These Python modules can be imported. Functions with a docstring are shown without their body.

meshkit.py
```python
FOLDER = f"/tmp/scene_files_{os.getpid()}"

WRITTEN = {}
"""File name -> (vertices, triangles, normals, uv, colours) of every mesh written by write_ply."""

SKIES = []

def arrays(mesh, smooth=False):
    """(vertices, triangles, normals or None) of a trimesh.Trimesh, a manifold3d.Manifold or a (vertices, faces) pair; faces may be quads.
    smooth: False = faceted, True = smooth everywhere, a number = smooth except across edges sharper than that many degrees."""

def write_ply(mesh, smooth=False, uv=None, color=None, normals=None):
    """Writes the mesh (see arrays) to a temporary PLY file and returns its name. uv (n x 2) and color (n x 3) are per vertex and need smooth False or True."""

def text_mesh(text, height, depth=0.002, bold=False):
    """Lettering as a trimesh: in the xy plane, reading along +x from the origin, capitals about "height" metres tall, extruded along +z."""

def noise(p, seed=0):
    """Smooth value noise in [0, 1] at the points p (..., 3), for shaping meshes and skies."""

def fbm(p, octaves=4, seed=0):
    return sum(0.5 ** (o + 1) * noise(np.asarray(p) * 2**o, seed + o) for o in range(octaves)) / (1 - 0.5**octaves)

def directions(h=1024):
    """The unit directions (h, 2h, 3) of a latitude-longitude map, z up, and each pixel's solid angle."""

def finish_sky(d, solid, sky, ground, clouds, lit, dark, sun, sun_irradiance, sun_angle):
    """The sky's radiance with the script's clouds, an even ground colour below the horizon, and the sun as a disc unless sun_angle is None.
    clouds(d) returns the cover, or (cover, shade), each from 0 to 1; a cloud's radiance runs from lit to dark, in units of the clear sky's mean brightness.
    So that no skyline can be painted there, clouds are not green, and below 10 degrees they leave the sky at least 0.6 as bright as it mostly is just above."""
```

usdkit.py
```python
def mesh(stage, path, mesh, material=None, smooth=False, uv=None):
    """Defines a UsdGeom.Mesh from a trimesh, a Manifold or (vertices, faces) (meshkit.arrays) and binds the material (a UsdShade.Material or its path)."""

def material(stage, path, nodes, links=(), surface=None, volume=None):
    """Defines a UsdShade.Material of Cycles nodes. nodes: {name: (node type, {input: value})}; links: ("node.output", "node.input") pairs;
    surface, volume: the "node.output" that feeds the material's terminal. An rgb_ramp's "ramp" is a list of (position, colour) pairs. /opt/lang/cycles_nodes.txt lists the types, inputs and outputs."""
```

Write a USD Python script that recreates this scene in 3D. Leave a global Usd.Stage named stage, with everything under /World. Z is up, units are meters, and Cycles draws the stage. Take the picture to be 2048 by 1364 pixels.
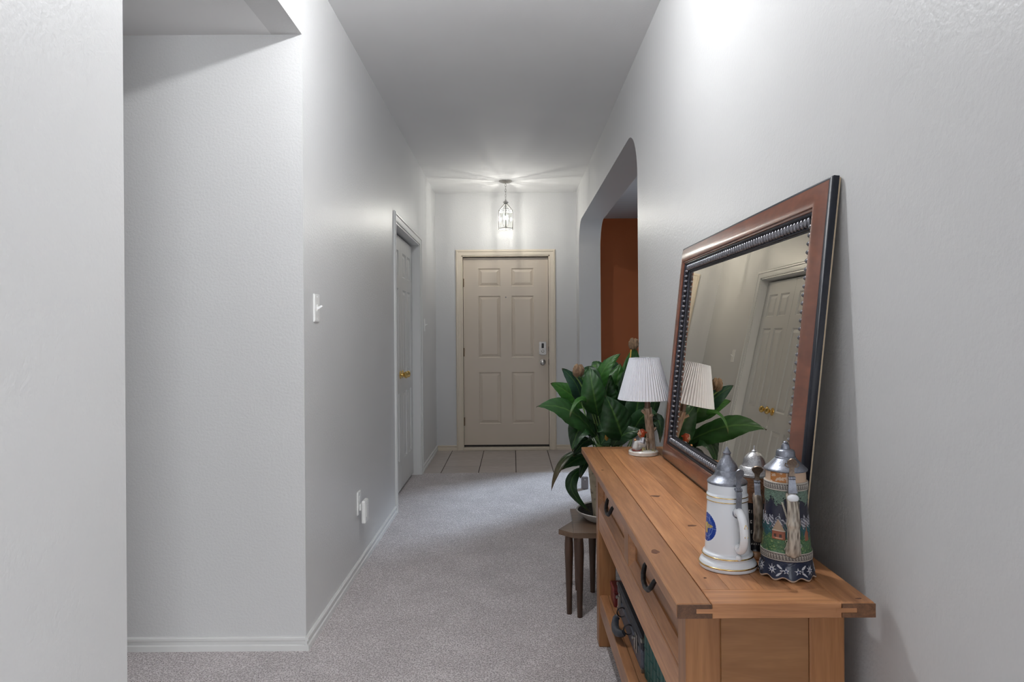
import math, random
import numpy as np, trimesh, shapely, usdkit, meshkit
from shapely.geometry import Polygon, box as sbox
from pxr import Usd, UsdGeom, UsdLux, UsdShade, Gf, Sdf, Vt

stage = Usd.Stage.CreateInMemory()
UsdGeom.SetStageUpAxis(stage, 'Z')
UsdGeom.SetStageMetersPerUnit(stage, 1.0)
UsdGeom.Xform.Define(stage, '/World')
rng = random.Random(7)
PI = math.pi

# ------------------------------------------------------------------ camera, lights, exposure
cam = UsdGeom.Camera.Define(stage, '/World/camera')
cam.CreateFocalLengthAttr(24.0)
cam.CreateHorizontalApertureAttr(36.0)
cam.CreateVerticalApertureAttr(36.0 * 1364 / 2048)
cam.CreateHorizontalApertureOffsetAttr(-0.035)
cam.CreateVerticalApertureOffsetAttr(-0.237)
cam.CreateClippingRangeAttr(Gf.Vec2f(0.05, 100))
cam.CreateExposureAttr(0.0)
_r = 0.0072
_c, _s = math.cos(_r), math.sin(_r)
UsdGeom.Xformable(cam).AddTransformOp().Set(Gf.Matrix4d(_c, 0, -_s, 0, _s, 0, _c, 0, 0, -1, 0, 0, 0, 0, 1.234, 1))

HALL_LAMP_AT = (-0.14, 2.12, 2.655)  # unseen hall ceiling lamp, placed to light walls and cast the mirror shadow
HALL_LAMP_POWER = 1680.0
LANTERN_POWER = 1850.0

sky = UsdLux.DomeLight.Define(stage, '/World/sky')
sky.CreateIntensityAttr(0.3)
sky.CreateColorAttr(Gf.Vec3f(0.80, 0.90, 1.0))

day = UsdLux.DiskLight.Define(stage, '/World/daylight')       # out-of-view bright sky, placed to lay the blue patch on the carpet
day.CreateRadiusAttr(0.4)
day.CreateIntensityAttr(1000.0)
day.CreateColorAttr(Gf.Vec3f(0.68, 0.81, 1.0))
_d = np.array([-0.765, -0.64, -0.72]); _d /= np.linalg.norm(_d)
_z = -_d; _x = np.cross([0, 0, 1], _z); _x /= np.linalg.norm(_x); _y = np.cross(_z, _x)
UsdGeom.Xformable(day).AddTransformOp().Set(Gf.Matrix4d(*_x, 0, *_y, 0, *_z, 0, *(np.array([2.05, 7.05, 1.2]) - 6.5 * _d), 1))

unseen_win = UsdLux.RectLight.Define(stage, '/World/living_room_daylight')   # unseen light behind the camera, placed to light left wall and passage
unseen_win.CreateWidthAttr(2.0); unseen_win.CreateHeightAttr(1.7)
unseen_win.CreateIntensityAttr(23.0)
unseen_win.CreateColorAttr(Gf.Vec3f(0.94, 0.97, 1.0))
UsdGeom.Xformable(unseen_win).AddTransformOp().Set(Gf.Matrix4d(1, 0, 0, 0, 0, 0, 1, 0, 0, -1, 0, 0, 2.40, -4.62, 1.45, 1))

unseen_win2 = UsdLux.RectLight.Define(stage, '/World/living_room_daylight_001')  # added fill from behind, brightening the table end and stein fronts
unseen_win2.CreateWidthAttr(1.8); unseen_win2.CreateHeightAttr(1.7)
unseen_win2.CreateIntensityAttr(2.5)
unseen_win2.CreateColorAttr(Gf.Vec3f(0.94, 0.97, 1.0))
UsdGeom.Xformable(unseen_win2).AddTransformOp().Set(Gf.Matrix4d(1, 0, 0, 0, 0, 0, 1, 0, 0, -1, 0, 0, -0.70, -4.62, 1.45, 1))

# ------------------------------------------------------------------ helpers: materials
LK = '/World/Looks/'
UsdGeom.Scope.Define(stage, '/World/Looks')

def M(name, color, rough=0.5, metal=0.0, var=None, bump=None, attr=False, **kw):
    """principled material; var=(scale, amount) breaks up the colour, bump=(scale, strength, distance) the surface"""
    color = np.array(color, float)
    n = {'p': ('principled_bsdf', {'base_color': tuple(color), 'roughness': rough, 'metallic': metal, **kw})}
    l = []
    if attr or var or bump:
        n['g'] = ('geometry', {})
    if attr:
        n['a'] = ('attribute', {'attribute': 'Col'})
        l += [('a.color', 'p.base_color')]
    elif var:
        n['n'] = ('noise_texture', {'scale': float(var[0]), 'detail': 4.0, 'roughness': 0.6})
        n['r'] = ('rgb_ramp', {'ramp': [(0.25, tuple(np.clip(color * (1 - var[1]), 0, 1))), (0.75, tuple(np.clip(color * (1 + var[1]), 0, 1)))]})
        l += [('g.position', 'n.vector'), ('n.fac', 'r.fac'), ('r.color', 'p.base_color')]
    if bump:
        n['bn'] = ('noise_texture', {'scale': float(bump[0]), 'detail': 3.0, 'roughness': 0.55})
        n['b'] = ('bump', {'strength': float(bump[1]), 'distance': float(bump[2])})
        l += [('g.position', 'bn.vector'), ('bn.fac', 'b.height'), ('b.normal', 'p.normal')]
    return usdkit.material(stage, LK + name, n, l, surface='p.BSDF')

def wood(name, light, dark, axis, rough=0.42, sc=26.0, stretch=0.07, tone=0.32, bump=0.15, coat=0.0):
    s = [sc, sc, sc]; s['xyz'.index(axis)] = sc * stretch
    n = {'g': ('geometry', {}), 'o': ('object_info', {}),
         'k': ('math', {'math_type': 'multiply', 'value2': 9.0}), 'cx': ('combine_xyz', {}),
         'ad': ('vector_math', {'math_type': 'add'}),
         'm': ('mapping', {'scale': tuple(s)}),
         'n': ('noise_texture', {'scale': 1.0, 'detail': 5.0, 'roughness': 0.55, 'distortion': 1.6}),
         'm2': ('mapping', {'scale': tuple(np.array(s) * 5.0)}),
         'n2': ('noise_texture', {'scale': 1.0, 'detail': 3.0, 'roughness': 0.6}),
         'mm': ('mix_float', {'fac': 0.35}),
         'r': ('rgb_ramp', {'ramp': [(0.30, dark), (0.50, tuple(0.5 * (np.array(light) + np.array(dark)))), (0.68, light)]}),
         'tm': ('map_range', {'from_min': 0.0, 'from_max': 1.0, 'to_min': 1.0 - tone, 'to_max': 1.0 + tone * 0.6}),
         'h': ('hsv', {}),
         'b': ('bump', {'strength': bump, 'distance': 0.002}),
         'p': ('principled_bsdf', {'roughness': rough, 'coat_weight': coat, 'coat_roughness': 0.25})}
    l = [('o.random', 'k.value1'), ('k.value', 'cx.x'), ('k.value', 'cx.y'), ('k.value', 'cx.z'), ('g.position', 'ad.vector1'), ('cx.vector', 'ad.vector2'),
         ('ad.vector', 'm.vector'), ('m.vector', 'n.vector'), ('ad.vector', 'm2.vector'), ('m2.vector', 'n2.vector'), ('n.fac', 'mm.a'), ('n2.fac', 'mm.b'), ('mm.result', 'r.fac'),
         ('o.random', 'tm.value'), ('tm.result', 'h.value'), ('r.color', 'h.color'), ('h.color', 'p.base_color'), ('mm.result', 'b.height'), ('b.normal', 'p.normal')]
    return usdkit.material(stage, LK + name, n, l, surface='p.BSDF')

def wall_paint(name, color, rough=0.38, strength=0.21):
    n = {'g': ('geometry', {}),
         'n': ('noise_texture', {'scale': 105.0, 'detail': 2.5, 'roughness': 0.5}),
         'n2': ('noise_texture', {'scale': 2.2, 'detail': 2.0}),
         'r': ('rgb_ramp', {'ramp': [(0.3, tuple(np.array(color) * 0.985)), (0.7, tuple(np.array(color) * 1.012))]}),
         'b': ('bump', {'strength': strength, 'distance': 0.0045}),
         'p': ('principled_bsdf', {'roughness': rough, 'specular_ior_level': 0.5})}
    l = [('g.position', 'n.vector'), ('g.position', 'n2.vector'), ('n2.fac', 'r.fac'), ('r.color', 'p.base_color'), ('n.fac', 'b.height'), ('b.normal', 'p.normal')]
    return usdkit.material(stage, LK + name, n, l, surface='p.BSDF')

WALL = wall_paint('wall_paint', (0.615, 0.615, 0.615))
CEIL = wall_paint('ceiling_paint', (0.78, 0.78, 0.78), rough=0.7, strength=0.12)
ORANGE = wall_paint('orange_paint', (0.74, 0.20, 0.055), rough=0.5, strength=0.3)
TRIM = M('white_trim', (0.68, 0.68, 0.67), 0.35, var=(6, 0.02))
CREAM = M('cream_trim', (0.66, 0.58, 0.47), 0.32, var=(6, 0.02))
CREAMDOOR = M('cream_door_paint', (0.62, 0.535, 0.44), 0.38, var=(4, 0.02), bump=(160, 0.05, 0.001))
GREYDOOR = M('closet_door_paint', (0.60, 0.595, 0.58), 0.4, var=(4, 0.02), bump=(160, 0.05, 0.001))
PLASTIC = M('white_plastic', (0.82, 0.82, 0.81), 0.3, var=(30, 0.01))
DARKGAP = M('dark_gap', (0.03, 0.025, 0.022), 0.8, var=(40, 0.2))  # near black, stands for shade in door gaps; also on the latches
BRASS = M('brass', (0.80, 0.56, 0.20), 0.16, 1.0, var=(60, 0.05))
BRONZE = M('hinge_bronze', (0.22, 0.16, 0.11), 0.35, 1.0, var=(80, 0.2))
NICKEL = M('satin_nickel', (0.40, 0.38, 0.36), 0.30, 1.0, var=(90, 0.08))
IRON = M('black_iron', (0.025, 0.024, 0.026), 0.38, 0.6, var=(120, 0.3), bump=(200, 0.2, 0.001))
PEWTER = M('pewter', (0.27, 0.285, 0.33), 0.36, 1.0, var=(220, 0.22), bump=(420, 0.35, 0.0012))
SILVERP = M('bright_pewter', (0.40, 0.40, 0.41), 0.33, 1.0, var=(260, 0.28), bump=(420, 0.5, 0.0014))
BRONZEP = M('aged_thumb_lift', (0.20, 0.155, 0.12), 0.42, 0.85, var=(260, 0.35), bump=(320, 0.4, 0.001))
GLAZE = M('painted_ceramic', (0.5, 0.5, 0.5), 0.20, attr=True, coat_weight=0.15, coat_roughness=0.05, specular_ior_level=0.4)
MATTEC = M('painted_bisque', (0.5, 0.5, 0.5), 0.36, attr=True, coat_weight=0.25, coat_roughness=0.15)
GOLD = M('gold_band', (0.78, 0.58, 0.26), 0.14, 1.0, var=(90, 0.08))
PORCELAIN = M('white_porcelain', (0.80, 0.82, 0.85), 0.12, var=(20, 0.01), coat_weight=0.5, coat_roughness=0.04)
DARKSOIL = M('dark_soil', (0.022, 0.020, 0.016), 0.9, var=(90, 0.5), bump=(90, 0.8, 0.006))
SAUCER = M('saucer_glaze', (0.52, 0.49, 0.46), 0.35, var=(14, 0.12))
SHADE = usdkit.material(stage, LK + 'lamp_shade_pleats', {
    'n': ('noise_texture', {'scale': 40.0}), 'g': ('geometry', {}),
    'r': ('rgb_ramp', {'ramp': [(0.3, (0.84, 0.85, 0.90)), (0.7, (0.87, 0.88, 0.93))]}),
    'p': ('principled_bsdf', {'roughness': 0.28}), 't': ('translucent_bsdf', {'color': (0.8, 0.82, 0.88)}), 'x': ('mix_closure', {'fac': 0.22})},
    [('g.position', 'n.vector'), ('n.fac', 'r.fac'), ('r.color', 'p.base_color'), ('p.BSDF', 'x.closure1'), ('t.BSDF', 'x.closure2')], surface='x.closure')
LEAF = usdkit.material(stage, LK + 'leaf_green', {
    'a': ('attribute', {'attribute': 'Col'}), 'p': ('principled_bsdf', {'roughness': 0.38, 'specular_ior_level': 0.4}),
    't': ('translucent_bsdf', {}), 'x': ('mix_closure', {'fac': 0.22})},
    [('a.color', 'p.base_color'), ('a.color', 't.color'), ('p.BSDF', 'x.closure1'), ('t.BSDF', 'x.closure2')], surface='x.closure')
MIRROR = usdkit.material(stage, LK + 'mirror_silver', {
    'n': ('noise_texture', {'scale': 3.0}), 'g': ('geometry', {}),
    'r': ('rgb_ramp', {'ramp': [(0.3, (0.93, 0.84, 0.69)), (0.7, (0.94, 0.85, 0.70))]}),
    'p': ('principled_bsdf', {'metallic': 1.0, 'roughness': 0.0})},
    [('g.position', 'n.vector'), ('n.fac', 'r.fac'), ('r.color', 'p.base_color')], surface='p.BSDF')
PANE = usdkit.material(stage, LK + 'thin_glass', {
    't': ('transparent_bsdf', {'color': (0.96, 0.97, 0.96)}), 'gl': ('glossy_bsdf', {'roughness': 0.02, 'color': (1, 1, 1)}), 'f': ('layer_weight', {'blend': 0.22}), 'k': ('map_range', {'to_min': 0.04, 'to_max': 0.75}), 'x': ('mix_closure', {})},
    [('f.facing', 'k.value'), ('k.result', 'x.fac'), ('t.BSDF', 'x.closure1'), ('gl.BSDF', 'x.closure2')], surface='x.closure')
BULB = usdkit.material(stage, LK + 'lit_bulb', {'e': ('emission', {'color': (1.0, 0.955, 0.90), 'strength': LANTERN_POWER})}, surface='e.emission')
FLUSHBULB = usdkit.material(stage, LK + 'lit_flush_bulb', {'e': ('emission', {'color': (0.97, 0.985, 1.0), 'strength': HALL_LAMP_POWER})}, surface='e.emission')
LANTERNM = M('brushed_lantern_metal', (0.50, 0.49, 0.47), 0.35, 0.9, var=(60, 0.1))
CARPET = usdkit.material(stage, LK + 'carpet_pile', {
    'g': ('geometry', {}), 'n': ('noise_texture', {'scale': 190.0, 'detail': 2.0, 'roughness': 0.7}),
    'v': ('voronoi_texture', {'scale': 170.0}), 'n2': ('noise_texture', {'scale': 5.0, 'detail': 3.0}),
    'mm': ('mix_float', {'fac': 0.35}),
    'r': ('rgb_ramp', {'ramp': [(0.30, (0.20, 0.175, 0.178)), (0.47, (0.50, 0.455, 0.455)), (0.62, (0.74, 0.69, 0.69))]}),
    'r2': ('rgb_ramp', {'ramp': [(0.3, (0.86, 0.86, 0.86)), (0.7, (1.0, 1.0, 1.0))]}),
    'x': ('mix', {'mix_type': 'multiply', 'fac': 1.0}),
    'b': ('bump', {'strength': 0.9, 'distance': 0.006}),
    'p': ('principled_bsdf', {'roughness': 0.95, 'sheen_weight': 0.15, 'specular_ior_level': 0.1})},
    [('g.position', 'n.vector'), ('g.position', 'v.vector'), ('g.position', 'n2.vector'), ('n.fac', 'mm.a'), ('v.distance', 'mm.b'), ('mm.result', 'r.fac'), ('n2.fac', 'r2.fac'),
     ('r.color', 'x.color1'), ('r2.color', 'x.color2'), ('x.color', 'p.base_color'), ('mm.result', 'b.height'), ('b.normal', 'p.normal')], surface='p.BSDF')
TILE = usdkit.material(stage, LK + 'entry_tile', {
    'g': ('geometry', {}), 'm': ('mapping', {'scale': (9.0, 60.0, 9.0)}), 'n': ('noise_texture', {'scale': 1.0, 'detail': 4.0, 'distortion': 0.8}), 'o': ('object_info', {}),
    'r': ('rgb_ramp', {'ramp': [(0.3, (0.40, 0.34, 0.31)), (0.7, (0.52, 0.46, 0.425))]}),
    'tm': ('map_range', {'to_min': 0.93, 'to_max': 1.06}), 'h': ('hsv', {}),
    'p': ('principled_bsdf', {'roughness': 0.35})},
    [('g.position', 'm.vector'), ('m.vector', 'n.vector'), ('n.fac', 'r.fac'), ('o.random', 'tm.value'), ('tm.result', 'h.value'), ('r.color', 'h.color'), ('h.color', 'p.base_color')], surface='p.BSDF')
GROUT = M('dark_grout', (0.10, 0.08, 0.07), 0.9, var=(60, 0.2))
PINE_L, PINE_D = (0.52, 0.250, 0.112), (0.255, 0.100, 0.037)
PINE_Y = wood('pine_along_hall', PINE_L, PINE_D, 'y', coat=0.15)
PINE_X = wood('pine_across', PINE_L, PINE_D, 'x', coat=0.15)
PINE_Z = wood('pine_upright', (0.42, 0.195, 0.075), (0.25, 0.100, 0.034), 'z', coat=0.15)
PINE_XP = wood('pine_end_panel', (0.46, 0.225, 0.090), (0.28, 0.120, 0.044), 'x', sc=14, stretch=0.12, coat=0.15)
ENDGRAIN = wood('pine_end_grain', (0.22, 0.10, 0.045), (0.10, 0.042, 0.02), 'y', sc=60, stretch=1.0, rough=0.6)
KNOT = M('wood_knot', (0.13, 0.045, 0.02), 0.5, var=(200, 0.4))
WALNUT_Z = wood('walnut_upright', (0.105, 0.052, 0.030), (0.055, 0.026, 0.015), 'z', sc=30)
WALNUT_X = wood('walnut_top', (0.155, 0.095, 0.060), (0.090, 0.053, 0.032), 'x', sc=22, rough=0.3)
FRAMERED = wood('mahogany_frame_finish', (0.215, 0.072, 0.036), (0.115, 0.036, 0.020), 'y', sc=11, stretch=0.5, rough=0.24, bump=0.02, tone=0.0, coat=0.5)
FRAMEBLACK = M('black_frame_edge', (0.012, 0.014, 0.022), 0.42, var=(50, 0.3))
BEADM = M('gunmetal_bead', (0.24, 0.24, 0.265), 0.28, 0.8, var=(160, 0.25))  # lighter than the molding, to bring out the bead highlights
MOULDM = M('shaded_gunmetal_molding', (0.035, 0.035, 0.045), 0.36, 0.6, var=(120, 0.2))  # darkened to stand for the shade between the beads
BEIGEBACK = M('raw_backing_edge', (0.50, 0.40, 0.27), 0.7, var=(90, 0.1))
CASEBLACK = M('black_case_leatherette', (0.030, 0.034, 0.045), 0.5, var=(60, 0.3), bump=(300, 0.35, 0.001))
CASEBLUE = M('slate_case_front', (0.085, 0.095, 0.125), 0.45, var=(50, 0.3), bump=(240, 0.35, 0.001))
GREENBOOK = M('dark_green_cloth', (0.010, 0.075, 0.065), 0.55, var=(70, 0.25), bump=(260, 0.3, 0.001))
PAPER = M('book_pages', (0.45, 0.40, 0.31), 0.9, var=(200, 0.15))
REDBOX = M('oxblood_lacquer', (0.14, 0.018, 0.018), 0.35, var=(40, 0.3))
GREYBOX = M('grey_plastic', (0.23, 0.21, 0.22), 0.5, var=(60, 0.1))

# ------------------------------------------------------------------ helpers: meshes and prims
used = {}
def numbered(parent, name):
    k = (parent, name); i = used.get(k, 0); used[k] = i + 1
    return parent + '/' + (name if i == 0 else f'{name}_{i:03d}')

def path_of(parent):
    return '/World' if parent is None else (str(parent.GetPath()) if hasattr(parent, 'GetPath') else parent)

def tag(prim, label=None, category=None, group=None, kind=None):
    for k, v in (('label', label), ('category', category), ('group', group), ('kind', kind)):
        if v: prim.SetCustomDataByKey(k, v)
    return prim

def thing(name, label, category, loc=(0, 0, 0), rotz=0.0, group=None, kind=None):
    x = UsdGeom.Xform.Define(stage, numbered('/World', name))
    x.AddTranslateOp().Set(Gf.Vec3d(*map(float, loc)))
    if rotz: x.AddRotateZOp().Set(float(rotz))
    return tag(x.GetPrim(), label, category, group, kind)

def obj(name, mesh, mat, parent=None, smooth=30, loc=None, color=None, label=None, category=None, group=None, kind=None):
    """ONE mesh prim; for a part (parent given) the mesh is in the thing's own coordinates"""
    if isinstance(mesh, list): mesh = cat(mesh)
    p = numbered(path_of(parent), name)
    if color is not None:
        m = usdkit.mesh(stage, p, mesh, mat, True)
        UsdGeom.PrimvarsAPI(m).CreatePrimvar('Col', Sdf.ValueTypeNames.Color3fArray, 'vertex').Set(Vt.Vec3fArray.FromNumpy(np.ascontiguousarray(color, np.float32)))
    else:
        m = usdkit.mesh(stage, p, mesh, mat, smooth)
    if loc is not None: m.AddTranslateOp().Set(Gf.Vec3d(*map(float, loc)))
    return tag(m.GetPrim(), label, category, group, kind)

def cat(ms):
    return trimesh.util.concatenate([m for m in ms if m is not None])

def box(x0, x1, y0, y1, z0, z1, b=0.0):
    lo, hi = np.minimum([x0, y0, z0], [x1, y1, z1]).astype(float), np.maximum([x0, y0, z0], [x1, y1, z1]).astype(float)
    if b <= 0:
        m = trimesh.creation.box(hi - lo); m.apply_translation((lo + hi) / 2); return m
    b = min(b, 0.45 * float((hi - lo).min()))
    pts = []
    for i in range(8):
        c = [hi[k] if i >> k & 1 else lo[k] for k in range(3)]
        for k in range(3):
            q = [c[j] + (0 if j == k else (-b if i >> j & 1 else b)) for j in range(3)]
            pts.append(q)
    return trimesh.convex.convex_hull(np.array(pts))

def lathe(prof, n=48, center=(0, 0, 0), cap=True):
    """prof: list of (r, z) from bottom to top"""
    prof = [(max(r, 1e-5), z) for r, z in prof]
    th = np.arange(n) * 2 * PI / n
    v = np.array([[r * math.cos(t), r * math.sin(t), z] for r, z in prof for t in th])
    f = []
    for i in range(len(prof) - 1):
        for j in range(n):
            a, b2 = i * n + j, i * n + (j + 1) % n
            f += [[a, b2, b2 + n], [a, b2 + n, a + n]]
    if cap:
        v = np.vstack([v, [0, 0, prof[0][1]], [0, 0, prof[-1][1]]])
        c0, c1, o = len(v) - 2, len(v) - 1, (len(prof) - 1) * n
        for j in range(n):
            f += [[c0, (j + 1) % n, j], [c1, o + j, o + (j + 1) % n]]
    return trimesh.Trimesh(v + np.array(center), f, process=False)

def tube(pts, rad, sides=10, caps=True):
    p = np.asarray(pts, float); n = len(p)
    rad = np.broadcast_to(np.asarray(rad, float), (n,))
    t = np.gradient(p, axis=0); t /= np.linalg.norm(t, axis=1, keepdims=True) + 1e-12
    ref = np.array([0, 0, 1.0]) if abs(t[0][2]) < 0.9 else np.array([1.0, 0, 0])
    a = np.cross(t[0], ref); a /= np.linalg.norm(a)
    v = []
    for i in range(n):
        a = a - t[i] * (a @ t[i]); a /= np.linalg.norm(a) + 1e-12
        b = np.cross(t[i], a)
        for k in range(sides):
            q = 2 * PI * k / sides
            v.append(p[i] + rad[i] * (math.cos(q) * a + math.sin(q) * b))
    f = []
    for i in range(n - 1):
        for k in range(sides):
            x, y = i * sides + k, i * sides + (k + 1) % sides
            f += [[x, y, y + sides], [x, y + sides, x + sides]]
    if caps:
        v += [p[0], p[-1]]; c0, c1, o = n * sides, n * sides + 1, (n - 1) * sides
        for k in range(sides):
            f += [[c0, (k + 1) % sides, k], [c1, o + k, o + (k + 1) % sides]]
    return trimesh.Trimesh(np.array(v), f, process=False)

def bez(a, b, c, n=12):
    a, b, c = map(np.asarray, (a, b, c)); t = np.linspace(0, 1, n)[:, None]
    return (1 - t) ** 2 * a + 2 * t * (1 - t) * b + t ** 2 * c

def prism(poly, z0, z1):
    m = trimesh.creation.extrude_polygon(poly if isinstance(poly, shapely.Geometry) else Polygon(poly), z1 - z0, engine='earcut')
    m.apply_translation([0, 0, z0]); return m

def axes(m, X, Y, Z, O=(0, 0, 0)):
    """puts the mesh's x, y, z along the given world axes"""
    R = np.eye(4); R[:3, 0], R[:3, 1], R[:3, 2], R[:3, 3] = X, Y, Z, O
    m = m.copy(); m.apply_transform(R)
    return m          # trimesh flips the winding itself for a mirrored matrix

def ball(r, c, sub=3, s=(1, 1, 1)):
    m = trimesh.creation.icosphere(sub, r); m.apply_scale(s); m.apply_translation(c); return m

def ring_frame(W, H, prof):
    """a mitred picture frame: prof = closed list of (inset, height); returned in (u, v, w) coordinates"""
    v, f, k = [], [], len(prof)
    for t, w in prof:
        v += [(t, t, w), (W - t, t, w), (W - t, H - t, w), (t, H - t, w)]
    for i in range(k):
        j = (i + 1) % k
        for s in range(4):
            s2 = (s + 1) % 4
            a, b, c, d = 4 * i + s, 4 * i + s2, 4 * j + s2, 4 * j + s
            f += [[a, b, c], [a, c, d]]
    m = trimesh.Trimesh(np.array(v, float), f, process=False)
    if m.volume < 0: m.invert()
    return m

# ------------------------------------------------------------------ the setting
XL, XR, XB, CZ, YF, YA = -0.822, 0.680, 0.900, 2.743, 7.28, 2.685
def struct(name, mesh, mat, label, category, smooth=False):
    return obj(name, mesh, mat, None, smooth, label=label, category=category, kind='structure')

fl = thing('floor', 'mauve grey carpet with a tiled entry pad at the front door', 'floor', kind='structure')
obj('carpet', [box(-3.6, 4.6, -4.8, 6.09, -0.06, 0.0), box(XB, 4.6, 6.09, 9.1, -0.06, 0)], CARPET, fl, False)
obj('grout_bed', box(XL - 0.1, XB, 6.09, YF + 0.06, -0.06, -0.006), GROUT, fl, False)
tx = [-0.822, -0.654, -0.318, 0.0185, 0.355, 0.690, 0.900]
ty = [6.092, 6.415, 6.757, 7.10, 7.285]
for i in range(len(tx) - 1):
    for j in range(len(ty) - 1):
        obj('tile', box(tx[i] + 0.0038, tx[i + 1] - 0.0038, ty[j] + 0.002, ty[j + 1] - 0.0012, -0.03, -0.0005, 0.0015), TILE, fl, False)

struct('ceiling', [box(XL, XB, -0.3, 7.4, CZ, CZ + 0.1), box(XB, 2.1, 2.6, 9.1, CZ, CZ + 0.1), box(-3.6, 3.6, -4.8, -0.3, CZ, CZ + 0.1),
                   box(-3.0, XL - 0.12, 1.33, YA + 0.1, 2.42, 2.52)], CEIL, 'smooth white ceiling over the hall and side passage', 'ceiling')

def yz_wall(poly, x0, x1):
    """polygon in (Y, z) extruded along x"""
    return axes(prism(poly, 0, x1 - x0), (0, 1, 0), (0, 0, 1), (1, 0, 0), (x0, 0, 0))
DY0, DY1, DZ = 4.785, 6.035, 2.035           # closet opening in the left wall
lw = shapely.union_all([sbox(-0.3, 0, 1.446, CZ), sbox(1.44, 2.42, YA, CZ), sbox(YA, 0, YF + 0.1, CZ)]).difference(sbox(DY0, -0.1, DY1, DZ))
struct('wall_left', [yz_wall(lw, XL - 0.12, XL)], WALL, 'left white textured wall of the hall with passage opening and closet doorway', 'wall')
struct('wall_side_passage', [box(-3.0, XL - 0.12, YA, YA + 0.1, 0, 2.46), box(-3.05, -2.95, 1.3, YA + 0.1, 0, 2.46), box(-3.0, XL - 0.12, 1.33, 1.44, 0, 2.46)], WALL,
       'white end wall of the side passage on the left, shaded at its top', 'wall')
R = 0.28
arch = shapely.union_all([sbox(3.70 + R, 0, 6.985 - R, 2.365), sbox(3.70, -0.1, 6.985, 2.365 - R), shapely.Point(3.70 + R, 2.365 - R).buffer(R, 24), shapely.Point(6.985 - R, 2.365 - R).buffer(R, 24)])
rw = sbox(-0.3, 0, YF + 0.1, CZ).difference(arch)
struct('wall_right', [yz_wall(rw, XR, XB)], WALL, 'right white textured wall of the hall with rounded opening to the dining room', 'wall')
fx0, fx1, fz = -0.545, 0.395, 2.075
fr = sbox(XL - 0.12, 0, XB, CZ).difference(sbox(fx0, -0.1, fx1, fz))
struct('wall_front', [axes(prism(fr, 0, 0.12), (1, 0, 0), (0, 0, 1), (0, 1, 0), (0, YF, 0))], WALL, 'white end wall around the front door', 'wall')
struct('wall_dining', [box(XB - 0.02, 2.2, 8.96, 9.06, 0, CZ)], ORANGE, 'burnt orange wall seen through the rounded opening', 'wall')
dw = sbox(2.6, 0, 9.06, CZ).difference(sbox(6.44, 0.05, 7.44, 2.1))  # unseen side wall, its opening sited to shape the carpet patch
struct('wall_dining_side', [yz_wall(dw, 2.0, 2.1), box(XB - 0.02, 2.1, 2.6, 2.7, 0, CZ), box(XB - 0.1, XB - 0.02, 7.3, 9.06, 0, CZ)], WALL, 'white dining room walls beside the orange one, out of view, shaping the patch on the hall carpet', 'wall')
lv = sbox(-3.6, 0, 3.6, CZ).difference(sbox(1.4, 0.6, 3.4, 2.3)).difference(sbox(-1.6, 0.6, 0.2, 2.3))  # openings placed for the two unseen rear lights
struct('wall_living', [box(-3.7, -3.6, -4.8, -0.2, 0, CZ), box(3.5, 3.6, -4.8, -0.2, 0, CZ), box(-3.6, XL - 0.12, -0.3, -0.2, 0, CZ), box(XB, 3.6, -0.3, -0.2, 0, CZ),
                       axes(prism(lv, 0, 0.1), (1, 0, 0), (0, 0, 1), (0, 1, 0), (0, -4.8, 0))], WALL, 'unseen living room walls behind the viewer', 'wall')
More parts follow.
